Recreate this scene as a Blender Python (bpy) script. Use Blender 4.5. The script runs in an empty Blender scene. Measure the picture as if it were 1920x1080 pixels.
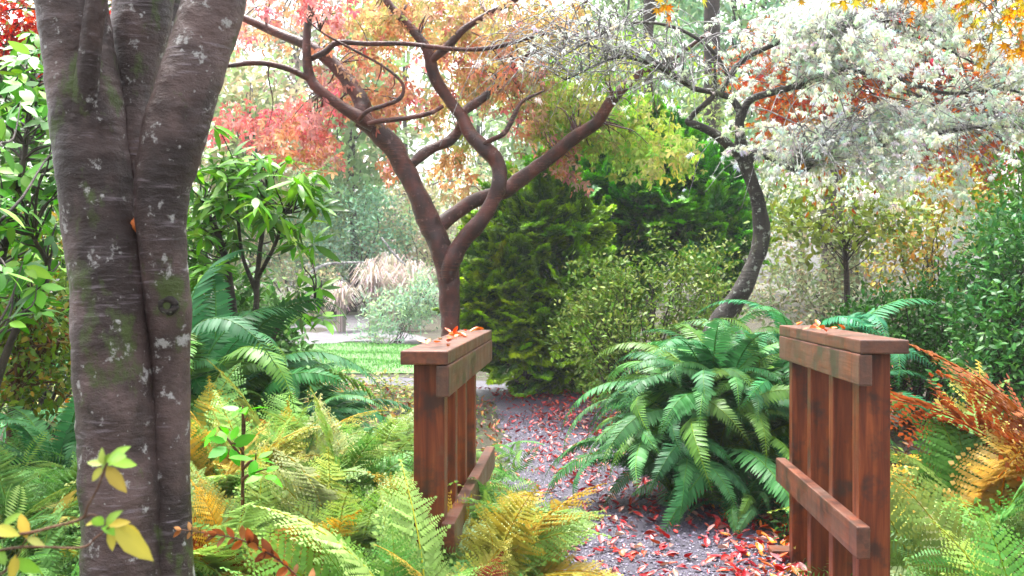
import bpy, bmesh, math
import numpy as np
from mathutils import Vector, Matrix

# ------------------------------------------------------------------ camera, sky, sun, exposure
S = bpy.context.scene
COL = S.collection
CZ, FPX = 1.35, 2000.0                     # eye height, focal length in photo pixels (1920 wide)
cam_d = bpy.data.cameras.new("camera"); cam = bpy.data.objects.new("camera", cam_d); COL.objects.link(cam)
cam.location = (0, 0, CZ); cam.rotation_euler = (math.radians(90), 0, 0)
cam_d.sensor_width = 36; cam_d.lens = 36 * FPX / 1920; cam_d.clip_start = 0.05; cam_d.clip_end = 1200
cam_d.dof.use_dof = True; cam_d.dof.focus_distance = 5.0; cam_d.dof.aperture_fstop = 7.0
S.camera = cam

SUN_EL, SUN_AZ = math.radians(70), math.radians(-25)      # azimuth from +Y towards +X
w = bpy.data.worlds.new("World"); S.world = w; w.use_nodes = True
nt = w.node_tree; nt.nodes.clear()
sky = nt.nodes.new("ShaderNodeTexSky"); sky.sky_type = 'NISHITA'; sky.sun_disc = False
sky.sun_elevation = SUN_EL; sky.sun_rotation = SUN_AZ; sky.dust_density = 6; sky.air_density = 1.2; sky.ozone_density = 1.0
hs = nt.nodes.new("ShaderNodeHueSaturation"); hs.inputs['Saturation'].default_value = 0.28
bg = nt.nodes.new("ShaderNodeBackground"); bg.inputs['Strength'].default_value = 0.15
ow = nt.nodes.new("ShaderNodeOutputWorld")
nt.links.new(sky.outputs[0], hs.inputs['Color']); nt.links.new(hs.outputs[0], bg.inputs['Color']); nt.links.new(bg.outputs[0], ow.inputs[0])
sd = bpy.data.lights.new("sun", 'SUN'); sd.energy = 1.5; sd.angle = math.radians(25); sd.color = (1, 0.97, 0.93)
sun = bpy.data.objects.new("sun", sd); COL.objects.link(sun)
sv = Vector((math.sin(SUN_AZ) * math.cos(SUN_EL), math.cos(SUN_AZ) * math.cos(SUN_EL), math.sin(SUN_EL)))
sun.rotation_euler = (-sv).to_track_quat('-Z', 'Y').to_euler()
S.view_settings.view_transform = 'Standard'; S.view_settings.look = 'None'
S.view_settings.exposure = 2.3; S.view_settings.gamma = 1.0
S.cycles.use_denoising = True
S.cycles.max_bounces = 7; S.cycles.diffuse_bounces = 3; S.cycles.glossy_bounces = 2; S.cycles.transmission_bounces = 4
S.cycles.volume_bounces = 1; S.cycles.sample_clamp_indirect = 8

# ------------------------------------------------------------------ helpers
RNG = np.random.default_rng(7)
def at(px, py, d): return np.array([(px - 960) / FPX * d, d, CZ - (py - 540) / FPX * d])
def nrm(a): return a / np.maximum(np.linalg.norm(a, axis=-1, keepdims=True), 1e-9)
def lat(ix, iy, iz, seed):
    n = (ix * 374761393 + iy * 668265263 + iz * 2147483647 * 31 + seed * 1274126177) & 0xffffffff
    n = ((n ^ (n >> 13)) * 1274126177) & 0xffffffff
    return ((n ^ (n >> 16)) & 0xffff) / 65535.0
def vnoise(P, seed=0):
    P = np.asarray(P, float); i = np.floor(P).astype(np.int64); f = P - i; f = f * f * (3 - 2 * f); r = 0
    for dx in (0, 1):
        for dy in (0, 1):
            for dz in (0, 1):
                r = r + lat(i[..., 0] + dx, i[..., 1] + dy, i[..., 2] + dz, seed) * (f[..., 0] if dx else 1 - f[..., 0]) * (f[..., 1] if dy else 1 - f[..., 1]) * (f[..., 2] if dz else 1 - f[..., 2])
    return r * 2 - 1

def mesh_np(name, V, F, mat, col=None, smooth=False):
    V = np.ascontiguousarray(V, dtype=np.float32); F = np.ascontiguousarray(F, dtype=np.int32)
    me = bpy.data.meshes.new(name); k = F.shape[1]; m = len(F)
    me.vertices.add(len(V)); me.vertices.foreach_set('co', V.ravel())
    me.loops.add(m * k); me.loops.foreach_set('vertex_index', F.ravel())
    me.polygons.add(m); me.polygons.foreach_set('loop_start', np.arange(0, m * k, k, dtype=np.int32))
    if smooth: me.polygons.foreach_set('use_smooth', np.ones(m, dtype=bool))
    me.update(calc_edges=True)
    if col is not None:
        a = me.attributes.new('Col', 'FLOAT_COLOR', 'POINT')
        c = np.ones((len(V), 4), np.float32); c[:, :3] = col; a.data.foreach_set('color', c.ravel())
    me.materials.append(mat)
    return me

def thing(name, label, cat, loc, group=None, rz=0.0):
    o = bpy.data.objects.new(name, None); COL.objects.link(o); o.empty_display_size = 0.1
    o.location = loc; o.rotation_euler = (0, 0, rz); o['label'] = label; o['category'] = cat
    if group: o['group'] = group
    return o
def part(name, me, parent, kind=None, label=None, mtx=None, color=None):
    o = bpy.data.objects.new(name, me); COL.objects.link(o); o.parent = parent
    if kind: o['kind'] = kind
    if label: o['label'] = label
    if mtx is not None: o.matrix_basis = mtx
    if color is not None: o.color = (*color, 1)
    return o
def single(name, me, label=None, cat=None, group=None, kind=None, mtx=None, color=None):
    o = part(name, me, None, kind, label, mtx, color)
    if cat: o['category'] = cat
    if group: o['group'] = group
    return o
def lp(o): return np.array(o.location)

class MB:                                    # collects triangles
    def __init__(s): s.V, s.F, s.C, s.n = [], [], [], 0
    def add(s, V, F, c=(1, 1, 1)):
        V = np.asarray(V, float); s.V.append(V); s.F.append(np.asarray(F) + s.n)
        s.C.append(np.broadcast_to(np.asarray(c, float), (len(V), 3))); s.n += len(V)
    def mesh(s, name, mat, off=(0, 0, 0), smooth=False):
        return mesh_np(name, np.concatenate(s.V) - np.asarray(off), np.concatenate(s.F), mat, np.concatenate(s.C), smooth)

def spline(P, n):                            # Catmull-Rom through P (rows: any columns), n samples per span
    P = np.asarray(P, float); Q = np.vstack([2 * P[0] - P[1], P, 2 * P[-1] - P[-2]]); out = []
    t = np.linspace(0, 1, n, endpoint=False)[:, None]
    for i in range(1, len(Q) - 2):
        a, b, c, d = Q[i - 1], Q[i], Q[i + 1], Q[i + 2]
        out.append(.5 * (2 * b + (c - a) * t + (2 * a - 5 * b + 4 * c - d) * t * t + (3 * b - a - 3 * c + d) * t ** 3))
    return np.vstack(out + [P[-1:]])
def tube(P, R, seg=8, rough=0.0, fr=8.0, seed=0):
    P = np.asarray(P, float); R = np.asarray(R, float); n = len(P)
    T = nrm(np.gradient(P, axis=0)); up = np.array([0, 0, 1.0]) if abs(T[0, 2]) < .9 else np.array([1.0, 0, 0])
    N = nrm(np.cross(T[0], up)); V = np.zeros((n, seg, 3)); a = np.linspace(0, 2 * np.pi, seg, endpoint=False)
    for i in range(n):
        N = nrm(N - T[i] * (N @ T[i])); B = np.cross(T[i], N)
        V[i] = P[i] + R[i] * (np.cos(a)[:, None] * N + np.sin(a)[:, None] * B)
    if rough:
        rad = V - P[:, None]; k = 1 + rough * (vnoise(V * fr, seed) + .5 * vnoise(V * fr * 2.7, seed + 3) + (.3 * vnoise(V * fr * [2, 2, 7], seed + 5) if seg > 40 else 0)); V = P[:, None] + rad * k[..., None]
    V = np.vstack([V.reshape(-1, 3), P[:1], P[-1:]])
    i, j = np.meshgrid(np.arange(n - 1), np.arange(seg), indexing='ij'); i = i.ravel(); j = j.ravel(); j2 = (j + 1) % seg
    q = np.stack([i * seg + j, i * seg + j2, (i + 1) * seg + j2, (i + 1) * seg + j], 1)
    F = np.vstack([q[:, [0, 1, 2]], q[:, [0, 2, 3]]])
    jj = np.arange(seg); j2 = (jj + 1) % seg
    F = np.vstack([F, np.stack([np.full(seg, n * seg), j2, jj], 1), np.stack([np.full(seg, n * seg + 1), (n - 1) * seg + jj, (n - 1) * seg + j2], 1)])
    return V, F
def limb(pts, d, n=6, seg=10, rough=.06, fr=8., seed=0):   # pts rows (px, py, rpx[, depth offset])
    A = np.array([[*at(p[0], p[1], d + (p[3] if len(p) > 3 else 0)), p[2] / FPX * d] for p in pts])
    A = spline(A, n); return tube(A[:, :3], np.maximum(A[:, 3], .001), seg, rough, fr, seed)

def basis(t, n):                              # leaf axis X, width Y, normal Z
    t = nrm(t); n = nrm(n - t * np.sum(n * t, -1, keepdims=True)); return np.stack([t, np.cross(n, t), n], -1)
def scatter(mb, tmpl, R, s, P, C):
    V0, F0, C0 = tmpl; N = len(P); k = len(V0)
    V = np.einsum('nij,kj->nki', R, V0) * np.asarray(s)[:, None, None] + P[:, None]
    F = (F0[None] + (np.arange(N) * k)[:, None, None]).reshape(-1, 3)
    mb.add(V.reshape(-1, 3), F, (C[:, None, :] * C0[None]).reshape(-1, 3))
def pick(pal, n, jit=.18, w_=None):
    pal = np.asarray(pal, float); c = pal[RNG.choice(len(pal), n, p=w_)]
    return np.clip(c * (1 + jit * RNG.standard_normal((n, 1))) * (1 + .08 * RNG.standard_normal((n, 3))), .004, .9)
def rnd(n): return nrm(RNG.standard_normal((n, 3)))

# ------------------------------------------------------------------ materials
def newmat(name):
    m = bpy.data.materials.new(name); m.use_nodes = True; t = m.node_tree; t.nodes.clear()
    o = t.nodes.new("ShaderNodeOutputMaterial"); return m, t, o
def N(t, typ, **kw):
    n = t.nodes.new("ShaderNode" + typ)
    for k, v in kw.items():
        if k.startswith('i_'):
            key = k[2:]; key = int(key) if key.isdigit() else key.replace('_', ' ')
            n.inputs[key].default_value = v
        else: setattr(n, k, v)
    return n
def ramp(t, fac, stops, interp='LINEAR'):
    r = t.nodes.new("ShaderNodeValToRGB"); r.color_ramp.interpolation = interp; e = r.color_ramp.elements
    while len(e) < len(stops): e.new(0.5)
    for q, (p, c) in zip(e, stops): q.position = p; q.color = (*c, 1) if len(c) == 3 else c
    t.links.new(fac, r.inputs[0]); return r.outputs[0]
def mixc(t, fac, a, b, mode='MIX'):
    m = t.nodes.new("ShaderNodeMix"); m.data_type = 'RGBA'; m.blend_type = mode
    for sck, v in ((m.inputs[0], fac), (m.inputs[6], a), (m.inputs[7], b)):
        if hasattr(v, 'is_output'): t.links.new(v, sck)
        elif isinstance(v, (int, float)): sck.default_value = v
        else: sck.default_value = (*v, 1)
    return m.outputs[2]
def noise(t, vec, scale, detail=4, rough=.55, dist=0):
    n = N(t, "TexNoise", i_Scale=scale, i_Detail=detail, i_Roughness=rough, i_Distortion=dist)
    if vec is not None: t.links.new(vec, n.inputs['Vector'])
    return n.outputs[0]
def mapping(t, vec, scale):
    m = N(t, "Mapping"); m.inputs['Scale'].default_value = scale; t.links.new(vec, m.inputs[0]); return m.outputs[0]
def bump(t, h, strength, dist, normal=None):
    b = N(t, "Bump", i_Strength=strength, i_Distance=dist); t.links.new(h, b.inputs['Height'])
    if normal: t.links.new(normal, b.inputs['Normal'])
    return b.outputs[0]

def leafmat(name, rough=.45, trans=.32, spec=.22, var=.22, spots=None):
    m, t, o = newmat(name)
    a = N(t, "Attribute", attribute_name='Col'); oi = N(t, "ObjectInfo"); g = N(t, "NewGeometry")
    c = mixc(t, 1.0, a.outputs['Color'], oi.outputs['Color'], 'MULTIPLY')
    tc = N(t, "TexCoord")
    mr = N(t, "MapRange"); mr.inputs[3].default_value = 1 - var; mr.inputs[4].default_value = 1 + var
    t.links.new(g.outputs['Random Per Island'], mr.inputs[0])
    h = N(t, "HueSaturation", i_Saturation=1.12); t.links.new(mr.outputs[0], h.inputs['Value']); t.links.new(c, h.inputs['Color']); c = h.outputs[0]
    if spots:
        f = ramp(t, noise(t, tc.outputs['Object'], spots[0], 3), [(spots[1], (0, 0, 0)), (spots[1] + .08, (1, 1, 1))])
        c = mixc(t, f, c, spots[2])
    p = N(t, "BsdfPrincipled", i_Roughness=rough); p.inputs['Specular IOR Level'].default_value = spec
    t.links.new(c, p.inputs['Base Color'])
    tr = N(t, "BsdfTranslucent"); t.links.new(c, tr.inputs['Color'])
    mx = N(t, "MixShader"); mx.inputs[0].default_value = trans
    t.links.new(p.outputs[0], mx.inputs[1]); t.links.new(tr.outputs[0], mx.inputs[2]); t.links.new(mx.outputs[0], o.inputs[0])
    return m
M_leaf = leafmat('leaf_soft'); M_gloss = leafmat('leaf_glossy', rough=.38, trans=.28, spec=.22)
M_fern = leafmat('fern_leaf', rough=.45, trans=.35, spec=.18, var=.12, spots=(9, .72, (.22, .12, .03)))
M_sword = leafmat('sword_fern_leaf', rough=.4, trans=.25, spec=.14, var=.15)
M_autumn = leafmat('autumn_leaf', rough=.5, trans=.55, spec=.12)
M_dry = leafmat('fallen_leaf', rough=.38, trans=.12, spec=.5, var=.25)
M_lichen = leafmat('beard_lichen', rough=.9, trans=.6, spec=.05, var=.1)
M_conifer = leafmat('conifer_spray', rough=.5, trans=.12, spec=.3, var=.2)

def barkmat(name, base, alt, streak, lich, moss=None, rough=.45, sc=1.0, lich_t=.62, moss_t=.58, streak_t=.5, spec=.25):
    m, t, o = newmat(name); tc = N(t, "TexCoord"); v = tc.outputs['Object']
    big = noise(t, v, 6 * sc, 5); c = ramp(t, big, [(.36, base), (.62, alt)]); c = mixc(t, ramp(t, noise(t, mapping(t, v, (3, 3, 1.6)), 2.2 * sc, 4), [(.45, (0, 0, 0)), (.6, (.75, .75, .75))]), c, tuple(k * .42 for k in base))
    hz = noise(t, mapping(t, v, (9 * sc, 9 * sc, 85 * sc)), 1.0, 6, .66, .35)            # horizontal lenticel bands
    band = ramp(t, noise(t, mapping(t, v, (1.5, 1.5, 5)), sc * 1.2, 3), [(.47, (0, 0, 0)), (.6, (1, 1, 1))])
    f = ramp(t, hz, [(streak_t, (0, 0, 0)), (streak_t + .14, (1, 1, 1))])
    c = mixc(t, mixc(t, 1.0, f, band, 'MULTIPLY'), c, streak)
    if moss:
        mv = noise(t, mapping(t, v, (5 * sc, 5 * sc, 3.2 * sc)), 1.3, 6, .65)
        c = mixc(t, ramp(t, mv, [(moss_t, (0, 0, 0)), (moss_t + .07, (.9, .9, .9))]), c, moss)
    lv = noise(t, v, 15 * sc, 6, .7); lv2 = noise(t, v, 60 * sc, 2)
    c = mixc(t, ramp(t, lv, [(lich_t, (0, 0, 0)), (lich_t + .05, (.85, .85, .85))]), c, lich)
    c = mixc(t, ramp(t, lv2, [(.7, (0, 0, 0)), (.74, (.6, .6, .6))]), c, lich)
    p = N(t, "BsdfPrincipled"); p.inputs['Specular IOR Level'].default_value = spec
    t.links.new(c, p.inputs['Base Color'])
    rr = N(t, "MapRange"); rr.inputs[3].default_value = rough - .14; rr.inputs[4].default_value = rough + .22
    t.links.new(big, rr.inputs[0]); t.links.new(rr.outputs[0], p.inputs['Roughness'])
    b1 = bump(t, mixc(t, band, (.5, .5, .5), hz), .5, .008 / sc); b2 = bump(t, noise(t, mapping(t, v, (1, 1, 1.6)), 34 * sc, 8, .7), .75, .014 / sc, b1)
    t.links.new(b2, p.inputs['Normal']); t.links.new(p.outputs[0], o.inputs[0]); return m
M_cherry = barkmat('grey_banded_bark', (.036, .02, .017), (.115, .073, .066), (.22, .18, .2), (.36, .35, .335), (.05, .075, .012), rough=.38, sc=1.0, lich_t=.6, moss_t=.565, streak_t=.54, spec=.3)
M_red = barkmat('red_peeling_bark', (.035, .006, .004), (.105, .021, .012), (.17, .055, .036), (.2, .11, .1), None, rough=.36, sc=.9, lich_t=.6, spec=.4)
M_grey = barkmat('lichen_bark', (.028, .023, .02), (.06, .05, .042), (.1, .09, .08), (.3, .32, .27), (.09, .1, .05), rough=.6, sc=1.0, lich_t=.57)
M_twig = barkmat('pale_twig_bark', (.15, .13, .14), (.26, .24, .25), (.36, .35, .35), (.5, .52, .48), None, rough=.7, sc=1.0, lich_t=.5)
M_dark = barkmat('dark_bark', (.03, .022, .018), (.06, .045, .036), (.09, .07, .06), (.14, .15, .11), None, rough=.6, sc=1.2)
M_brown = barkmat('brown_stem', (.09, .035, .016), (.15, .065, .03), (.16, .09, .05), (.2, .16, .12), None, rough=.5, sc=2)

def woodmat(name, axis):
    m, t, o = newmat(name); tc = N(t, "TexCoord"); v = tc.outputs['Object']; oi = N(t, "ObjectInfo")
    add = N(t, "VectorMath", operation='ADD'); t.links.new(v, add.inputs[0]); 
    sc = N(t, "VectorMath", operation='SCALE', i_0=(3.1, 1.7, 2.3)); t.links.new(oi.outputs['Random'], sc.inputs['Scale']); t.links.new(sc.outputs[0], add.inputs[1]); v = add.outputs[0]
    s = [38, 38, 38]; s[axis] = 2.2
    g = noise(t, mapping(t, v, s), 1.0, 6, .6, .8); g2 = noise(t, mapping(t, v, [k * 2.6 for k in s]), 1.0, 3)
    c = ramp(t, g, [(.25, (.05, .009, .003)), (.5, (.14, .028, .008)), (.75, (.27, .068, .02))])
    if axis == 1:
        c = mixc(t, ramp(t, noise(t, v, 5, 4), [(.35, (.25,) * 3), (.65, (.8,) * 3)]), c, (.105, .062, .045))
        dr = noise(t, mapping(t, v, (4, 26, 3)), 1.0, 4, .6, .3); c = mixc(t, ramp(t, dr, [(.56, (0, 0, 0)), (.66, (.8, .8, .8))]), c, (.035, .028, .024))
    st = noise(t, v, 7, 5, .6); c = mixc(t, ramp(t, st, [(.52, (0, 0, 0)), (.64, (.8, .8, .8))]), c, (.035, .02, .017))      # damp stains
    al = noise(t, v, 13, 4); c = mixc(t, ramp(t, al, [(.64, (0, 0, 0)), (.76, (.25, .25, .25))]), c, (.12, .09, .05))
    p = N(t, "BsdfPrincipled"); p.inputs['Specular IOR Level'].default_value = .5
    t.links.new(c, p.inputs['Base Color']); p.inputs['Specular IOR Level'].default_value = .35; t.links.new(ramp(t, st, [(.4, (.46,) * 3), (.65, (.28,) * 3)]), p.inputs['Roughness'])
    t.links.new(bump(t, g2, .35, .003, bump(t, g, .4, .004)), p.inputs['Normal']); t.links.new(p.outputs[0], o.inputs[0]); return m
M_wood_y = woodmat('stained_wood_lengthwise', 1); M_wood_z = woodmat('stained_wood_upright', 2)

def groundmat(name, cols, scale, bumpd, rough=.8, fine=90):
    m, t, o = newmat(name); tc = N(t, "TexCoord"); v = tc.outputs['Object']
    a = noise(t, v, scale, 6, .62); b = noise(t, v, fine, 4, .7)
    mm = N(t, "Math", operation='ADD'); h = N(t, "Math", operation='MULTIPLY', i_1=.5); t.links.new(a, mm.inputs[0]); t.links.new(b, mm.inputs[1]); t.links.new(mm.outputs[0], h.inputs[0])
    n = len(cols); c = ramp(t, h.outputs[0], [(.3 + .4 * i / (n - 1), k) for i, k in enumerate(cols)])
    p = N(t, "BsdfPrincipled", i_Roughness=rough); t.links.new(c, p.inputs['Base Color'])
    t.links.new(bump(t, b, .8, bumpd), p.inputs['Normal']); t.links.new(p.outputs[0], o.inputs[0]); return m
M_soil = groundmat('leafy_soil', [(.018, .013, .009), (.04, .028, .018), (.05, .05, .02), (.03, .045, .012)], 1.6, .03, .9)
M_gravel = groundmat('wet_gravel', [(.014, .012, .02), (.036, .03, .05), (.06, .052, .08), (.11, .095, .13)], 3, .014, .5, 110)
M_palegravel = groundmat('pale_gravel', [(.06, .053, .065), (.1, .09, .105), (.15, .135, .15)], 1.2, .02, .7, 60)
M_lawn = groundmat('lawn_turf', [(.05, .12, .025), (.08, .18, .045), (.12, .22, .07)], .8, .02, .8, 50)
def stonemat():
    m, t, o = newmat('gravel_stone'); g = N(t, "NewGeometry")
    c = ramp(t, g.outputs['Random Per Island'], [(0, (.012, .01, .017)), (.5, (.045, .036, .068)), (.85, (.09, .075, .13)), (1, (.2, .18, .24))])
    p = N(t, "BsdfPrincipled", i_Roughness=.5); t.links.new(c, p.inputs['Base Color']); t.links.new(p.outputs[0], o.inputs[0]); return m
M_stone = stonemat()

# ------------------------------------------------------------------ leaf and frond shapes
def leaf_t(wid=.3, fold=.12, bend=.15, tip=.9):        # ovate leaf: base at origin, tip at x=1
    xs = [0, .22, .5, .78, 1]; ws = [.02, .8, 1, .62, .0]; V = []; F = []
    for x, q in zip(xs, ws):
        z = -bend * x * x; y = wid * .5 * q
        V += [(x, y, z + fold * y), (x, 0, z), (x, -y, z + fold * y)]
    for i in range(4):
        a = 3 * i
        for k in (0, 1): F += [(a + k, a + k + 1, a + k + 4), (a + k, a + k + 4, a + k + 3)]
    V = np.array(V, float); C = np.ones((len(V), 3)); C[1::3] *= 1.15
    return V, np.array(F), C
def diamond_t(wid=.45, fold=.2, bend=.1):
    V = np.array([(0, 0, 0), (.45, wid / 2, fold * wid / 2), (.5, 0, -bend * .3), (.45, -wid / 2, fold * wid / 2), (1, 0, -bend)], float)
    return V, np.array([(0, 2, 1), (0, 3, 2), (1, 2, 4), (2, 3, 4)]), np.ones((5, 3))
def trefoil_t():                                        # three toothed leaflets
    V, F, n = [], [], 0
    for a, l in ((0, 1), (62, .78), (-62, .78)):
        ca, sa = math.cos(math.radians(a)), math.sin(math.radians(a))
        for x, y, z in ((0.05, 0, 0), (.4, .2, .05), (.72, .17, .0), (1, 0, -.14), (.72, -.17, 0), (.4, -.2, .05)):
            x *= l; y *= l; V.append((x * ca - y * sa, x * sa + y * ca, z))
        F += [(n, n + 2, n + 1), (n, n + 3, n + 2), (n, n + 4, n + 3), (n, n + 5, n + 4)]; n += 6
    return np.array(V), np.array(F), np.ones((n, 3))
def star_t(k=7):                                        # palmate maple leaf
    V = [(0, 0, 0)]; n = 2 * k
    for i in range(n + 1):
        a = math.radians(-150 + 300 * i / n); r = (.62 + .38 * math.cos(a * .75)) if i % 2 else .24
        V.append((.25 + r * math.cos(a) * .75, r * math.sin(a) * .75, -.12 * r * r))
    return np.array(V, float), np.array([(0, i, i + 1) for i in range(1, n + 1)]), np.ones((n + 2, 3))
L_OV, L_LANCE, L_DIA, L_TRI, L_STAR = leaf_t(.46), leaf_t(.26, .15, .3), diamond_t(), trefoil_t(), star_t()
L_CURL = leaf_t(.5, .9, -.5)

def rachis(p0, p1, n, k=1.2, side=0.):                 # arching midrib in xz, angles in degrees from the horizontal
    s = np.linspace(0, 1, n); ph = np.radians(p0 + (p1 - p0) * s ** k); ps = side * s ** 2
    D = np.stack([np.cos(ph) * np.cos(ps), np.cos(ph) * np.sin(ps), np.sin(ph)], 1)
    P = np.vstack([[0, 0, 0], np.cumsum((D[1:] + D[:-1]) / 2, 0) / (n - 1)]); return s, P, D
def sword_frond(rng, p0, p1, kk):
    n = 70; s, P, D = rachis(p0, p1, n, kk, rng.uniform(-.5, .5)); mb = MB()
    tb = tube(P[::4], np.linspace(.005, .0012, len(P[::4])), 4); mb.add(*tb, (1.3, 1.1, .55))
    roll = rng.uniform(-.35, .35)
    for i in range(6, n):
        q = s[i]; l = .1 * min(1, (q - .04) / .2) * (1 - q ** 2.4) * rng.uniform(.88, 1.06) + .006
        side0 = nrm(np.cross([0, 0, 1.], D[i])); up = np.cross(D[i], side0)
        for sg in (1, -1):
            y = side0 * sg * math.cos(roll) + up * math.sin(roll) * sg
            ax = nrm(y + D[i] * (.22 + .5 * q) - up * (.25 + rng.uniform(-.12, .16))); nn = nrm(up + y * .1 + rng.normal(0, .1, 3))
            R = basis(ax[None], nn[None])[0]
            V0 = np.array([(0, .08, 0), (0, -.08, 0), (.5, .1, -.01), (.5, -.1, -.01), (.82, .07, -.06), (.82, -.05, -.06), (1.03, 0, -.13)]) * l
            V0[:, 1] *= .0066 / (.1 * max(l, .05)) * (.6 if q > .85 else 1)
            mb.add(V0 @ R.T + P[i], [(0, 1, 2), (1, 3, 2), (2, 3, 4), (3, 5, 4), (4, 5, 6)], np.ones(3) * rng.uniform(.85, 1.15))
    return mb
def lady_frond(rng, p0, p1):
    n = 34; s, P, D = rachis(p0, p1, n, 1.25, rng.uniform(-.6, .6)); mb = MB()
    mb.add(*tube(P[::3], np.linspace(.006, .0015, len(P[::3])), 4), (1.5, 1.0, .5)); roll = rng.uniform(-.4, .4); kd = int(rng.integers(3))
    pin = np.array([(0, 0, 0), (.42, .34, .03), (.42, -.34, .03), (1, 0, -.05)]); pf = np.array([(0, 2, 1), (1, 2, 3)])
    Rs, Ss, Ps, Cs = [], [], [], []
    for i in range(4, n):
        q = s[i]; l = .21 * math.sin(math.pi * min(1, (q + .06) ** .85)) ** .8 * rng.uniform(.85, 1.08) + .008
        side0 = nrm(np.cross([0, 0, 1.], D[i])); up = np.cross(D[i], side0); bright = rng.uniform(.85, 1.15)
        for sg in (1, -1):
            y = side0 * sg * math.cos(roll) + up * math.sin(roll) * sg
            ax = nrm(y + D[i] * (.3 + .4 * q) - up * (.1 + rng.uniform(-.15, .3))); nn = nrm(up + rng.normal(0, .12, 3)); b = basis(ax[None], nn[None])[0]
            m = max(3, int(l / .015)); tone = np.array([1, 1, 1]) + np.array(([.5, .1, -.1], [.25, -.2, -.2], [.15, .15, .1])[kd]) * max(0, q - .35 + .4 * rng.uniform(-1, 1))
            for j in range(m):
                u = (j + .7) / m; pl = (.030 + .012 * (1 - q)) * (1 - u) ** .6 * (l / .21) ** .3 + .006
                base = P[i] + ax * l * u - up * .06 * l * u * u
                for s2 in (1, -1):
                    a2 = b[:, 0] * .55 + b[:, 1] * s2
                    Rs.append(basis(a2[None], (nn + rng.normal(0, .15, 3))[None])[0]); Ss.append(pl); Ps.append(base); Cs.append(tone * bright)
            Rs.append(b); Ss.append(.03 * (l / .21)); Ps.append(P[i] + ax * l * .93); Cs.append(tone * bright)
    scatter(mb, (pin, pf, np.ones((4, 3))), np.array(Rs), np.array(Ss), np.array(Ps), np.array(Cs)); return mb
fr = np.random.default_rng(3)
SWORD = [sword_frond(fr, a, b, k).mesh('sword_frond', M_sword) for a, b, k in ((88, -72, 2), (84, -84, 1.7), (76, -84, 1.5), (68, -82, 1.35), (58, -84, 1.2), (87, -50, 2.1), (74, -70, 1.4), (42, -80, 1.1))]
LADY = [lady_frond(fr, a, b).mesh('lady_frond', M_fern) for a, b in ((80, -10), (74, -30), (66, -40), (58, -25), (50, -45), (82, 30), (70, 10), (40, -35))]

# ------------------------------------------------------------------ the ground
PATH = np.array([(.55, 1.0, .62), (.62, 3.2, .6), (.68, 5.0, .62), (.73, 6.5, .70), (.62, 8.0, .66), (.54, 10.2, .62), (.40, 12.2, .62), (-.05, 13.9, .62), (-1.1, 15.0, .6), (-3.0, 15.6, .55), (-6, 15.9, .5), (-12, 16.0, .5)])
PS = spline(PATH, 10)
def path_d(x, y):
    P = np.stack([np.ravel(x), np.ravel(y)], 1); d = np.full(len(P), 9.)
    for c in PS: d = np.minimum(d, np.hypot(P[:, 0] - c[0], P[:, 1] - c[1]) - c[2])
    return d.reshape(np.shape(x))
def sm(x, a, b): t = np.clip((x - a) / (b - a), 0, 1); return t * t * (3 - 2 * t)
def gz(x, y):
    x = np.asarray(x, float); y = np.asarray(y, float)
    z = .2 * sm(-x, .5, 1.1) * sm(y, 3.0, 4.4) * (1 - sm(y, 6, 8)) - .3 * sm(x, 1.35, 1.9) * (1 - sm(y, 5.2, 7)) 
    z = z + .22 * sm(x, 1.2, 2.6) * sm(y, 6, 8) + .15 * sm(-x, 1.5, 4) * sm(y, 5, 8) * (1 - sm(y, 9, 13))
    z = z + .028 * np.maximum(y - 23, 0) * (1 - .5 * sm(y, 40, 90))
    d = path_d(x, y) if np.ndim(x) else path_d(x[None], y[None])[0]
    return z + .07 * sm(d, .1, 1.2) * vnoise(np.stack([x * 1.1, y * 1.1, 0 * x], -1), 5)
def g1(x, y): return float(gz(np.array([x]), np.array([y]))[0])
def gp(px, d, dz=0.): x = (px - 960) / FPX * d; return np.array([x, d, g1(x, d) + dz])

xs = np.concatenate([np.linspace(-130, -14, 30), np.linspace(-13.5, 13.5, 150), np.linspace(14, 130, 30)])
ys = np.concatenate([np.linspace(-60, -2, 16), np.linspace(-1.5, 24, 150), np.linspace(25, 150, 50)])
X, Y = np.meshgrid(xs, ys); Z = gz(X, Y); nx, ny = len(xs), len(ys)
ii = (np.arange(ny - 1)[:, None] * nx + np.arange(nx - 1)[None]).ravel(); Q = np.stack([ii, ii + 1, ii + nx + 1, ii + nx], 1)
single('ground', mesh_np('ground', np.stack([X, Y, Z], -1).reshape(-1, 3), Q, M_soil, smooth=True), kind='structure')
def sheet(name, pts_l, pts_r, mat, dz, m=9):
    pts_l, pts_r = np.asarray(pts_l, float), np.asarray(pts_r, float); n = len(pts_l); t = np.linspace(0, 1, m)[None, :, None]
    P = pts_l[:, None] * (1 - t) + pts_r[:, None] * t; z = gz(P[..., 0], P[..., 1]) + dz
    V = np.concatenate([P, z[..., None]], -1).reshape(-1, 3); i = (np.arange(n - 1)[:, None] * m + np.arange(m - 1)[None]).ravel()
    o = single(name, mesh_np(name, V, np.stack([i, i + 1, i + m + 1, i + m], 1), mat, smooth=True), kind='structure'); return o
tg = nrm(np.gradient(PS[:, :2], axis=0)); nl = np.stack([-tg[:, 1], tg[:, 0]], 1)
wv = (1 + .1 * np.sin(np.arange(len(PS)) * .9))[:, None]
sheet('gravel_path', PS[:, :2] + nl * PS[:, 2:3] * wv, PS[:, :2] - nl * PS[:, 2:3] * wv, M_gravel, .014)
yy = np.linspace(16.6, 24.4, 16)
sheet('lawn', np.stack([-11 + 0 * yy, yy], 1), np.stack([-1.15 - .5 * np.sin((yy - 16) * .5), yy], 1), M_lawn, .02, 30)
yy = np.linspace(24.8, 36, 16)
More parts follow.
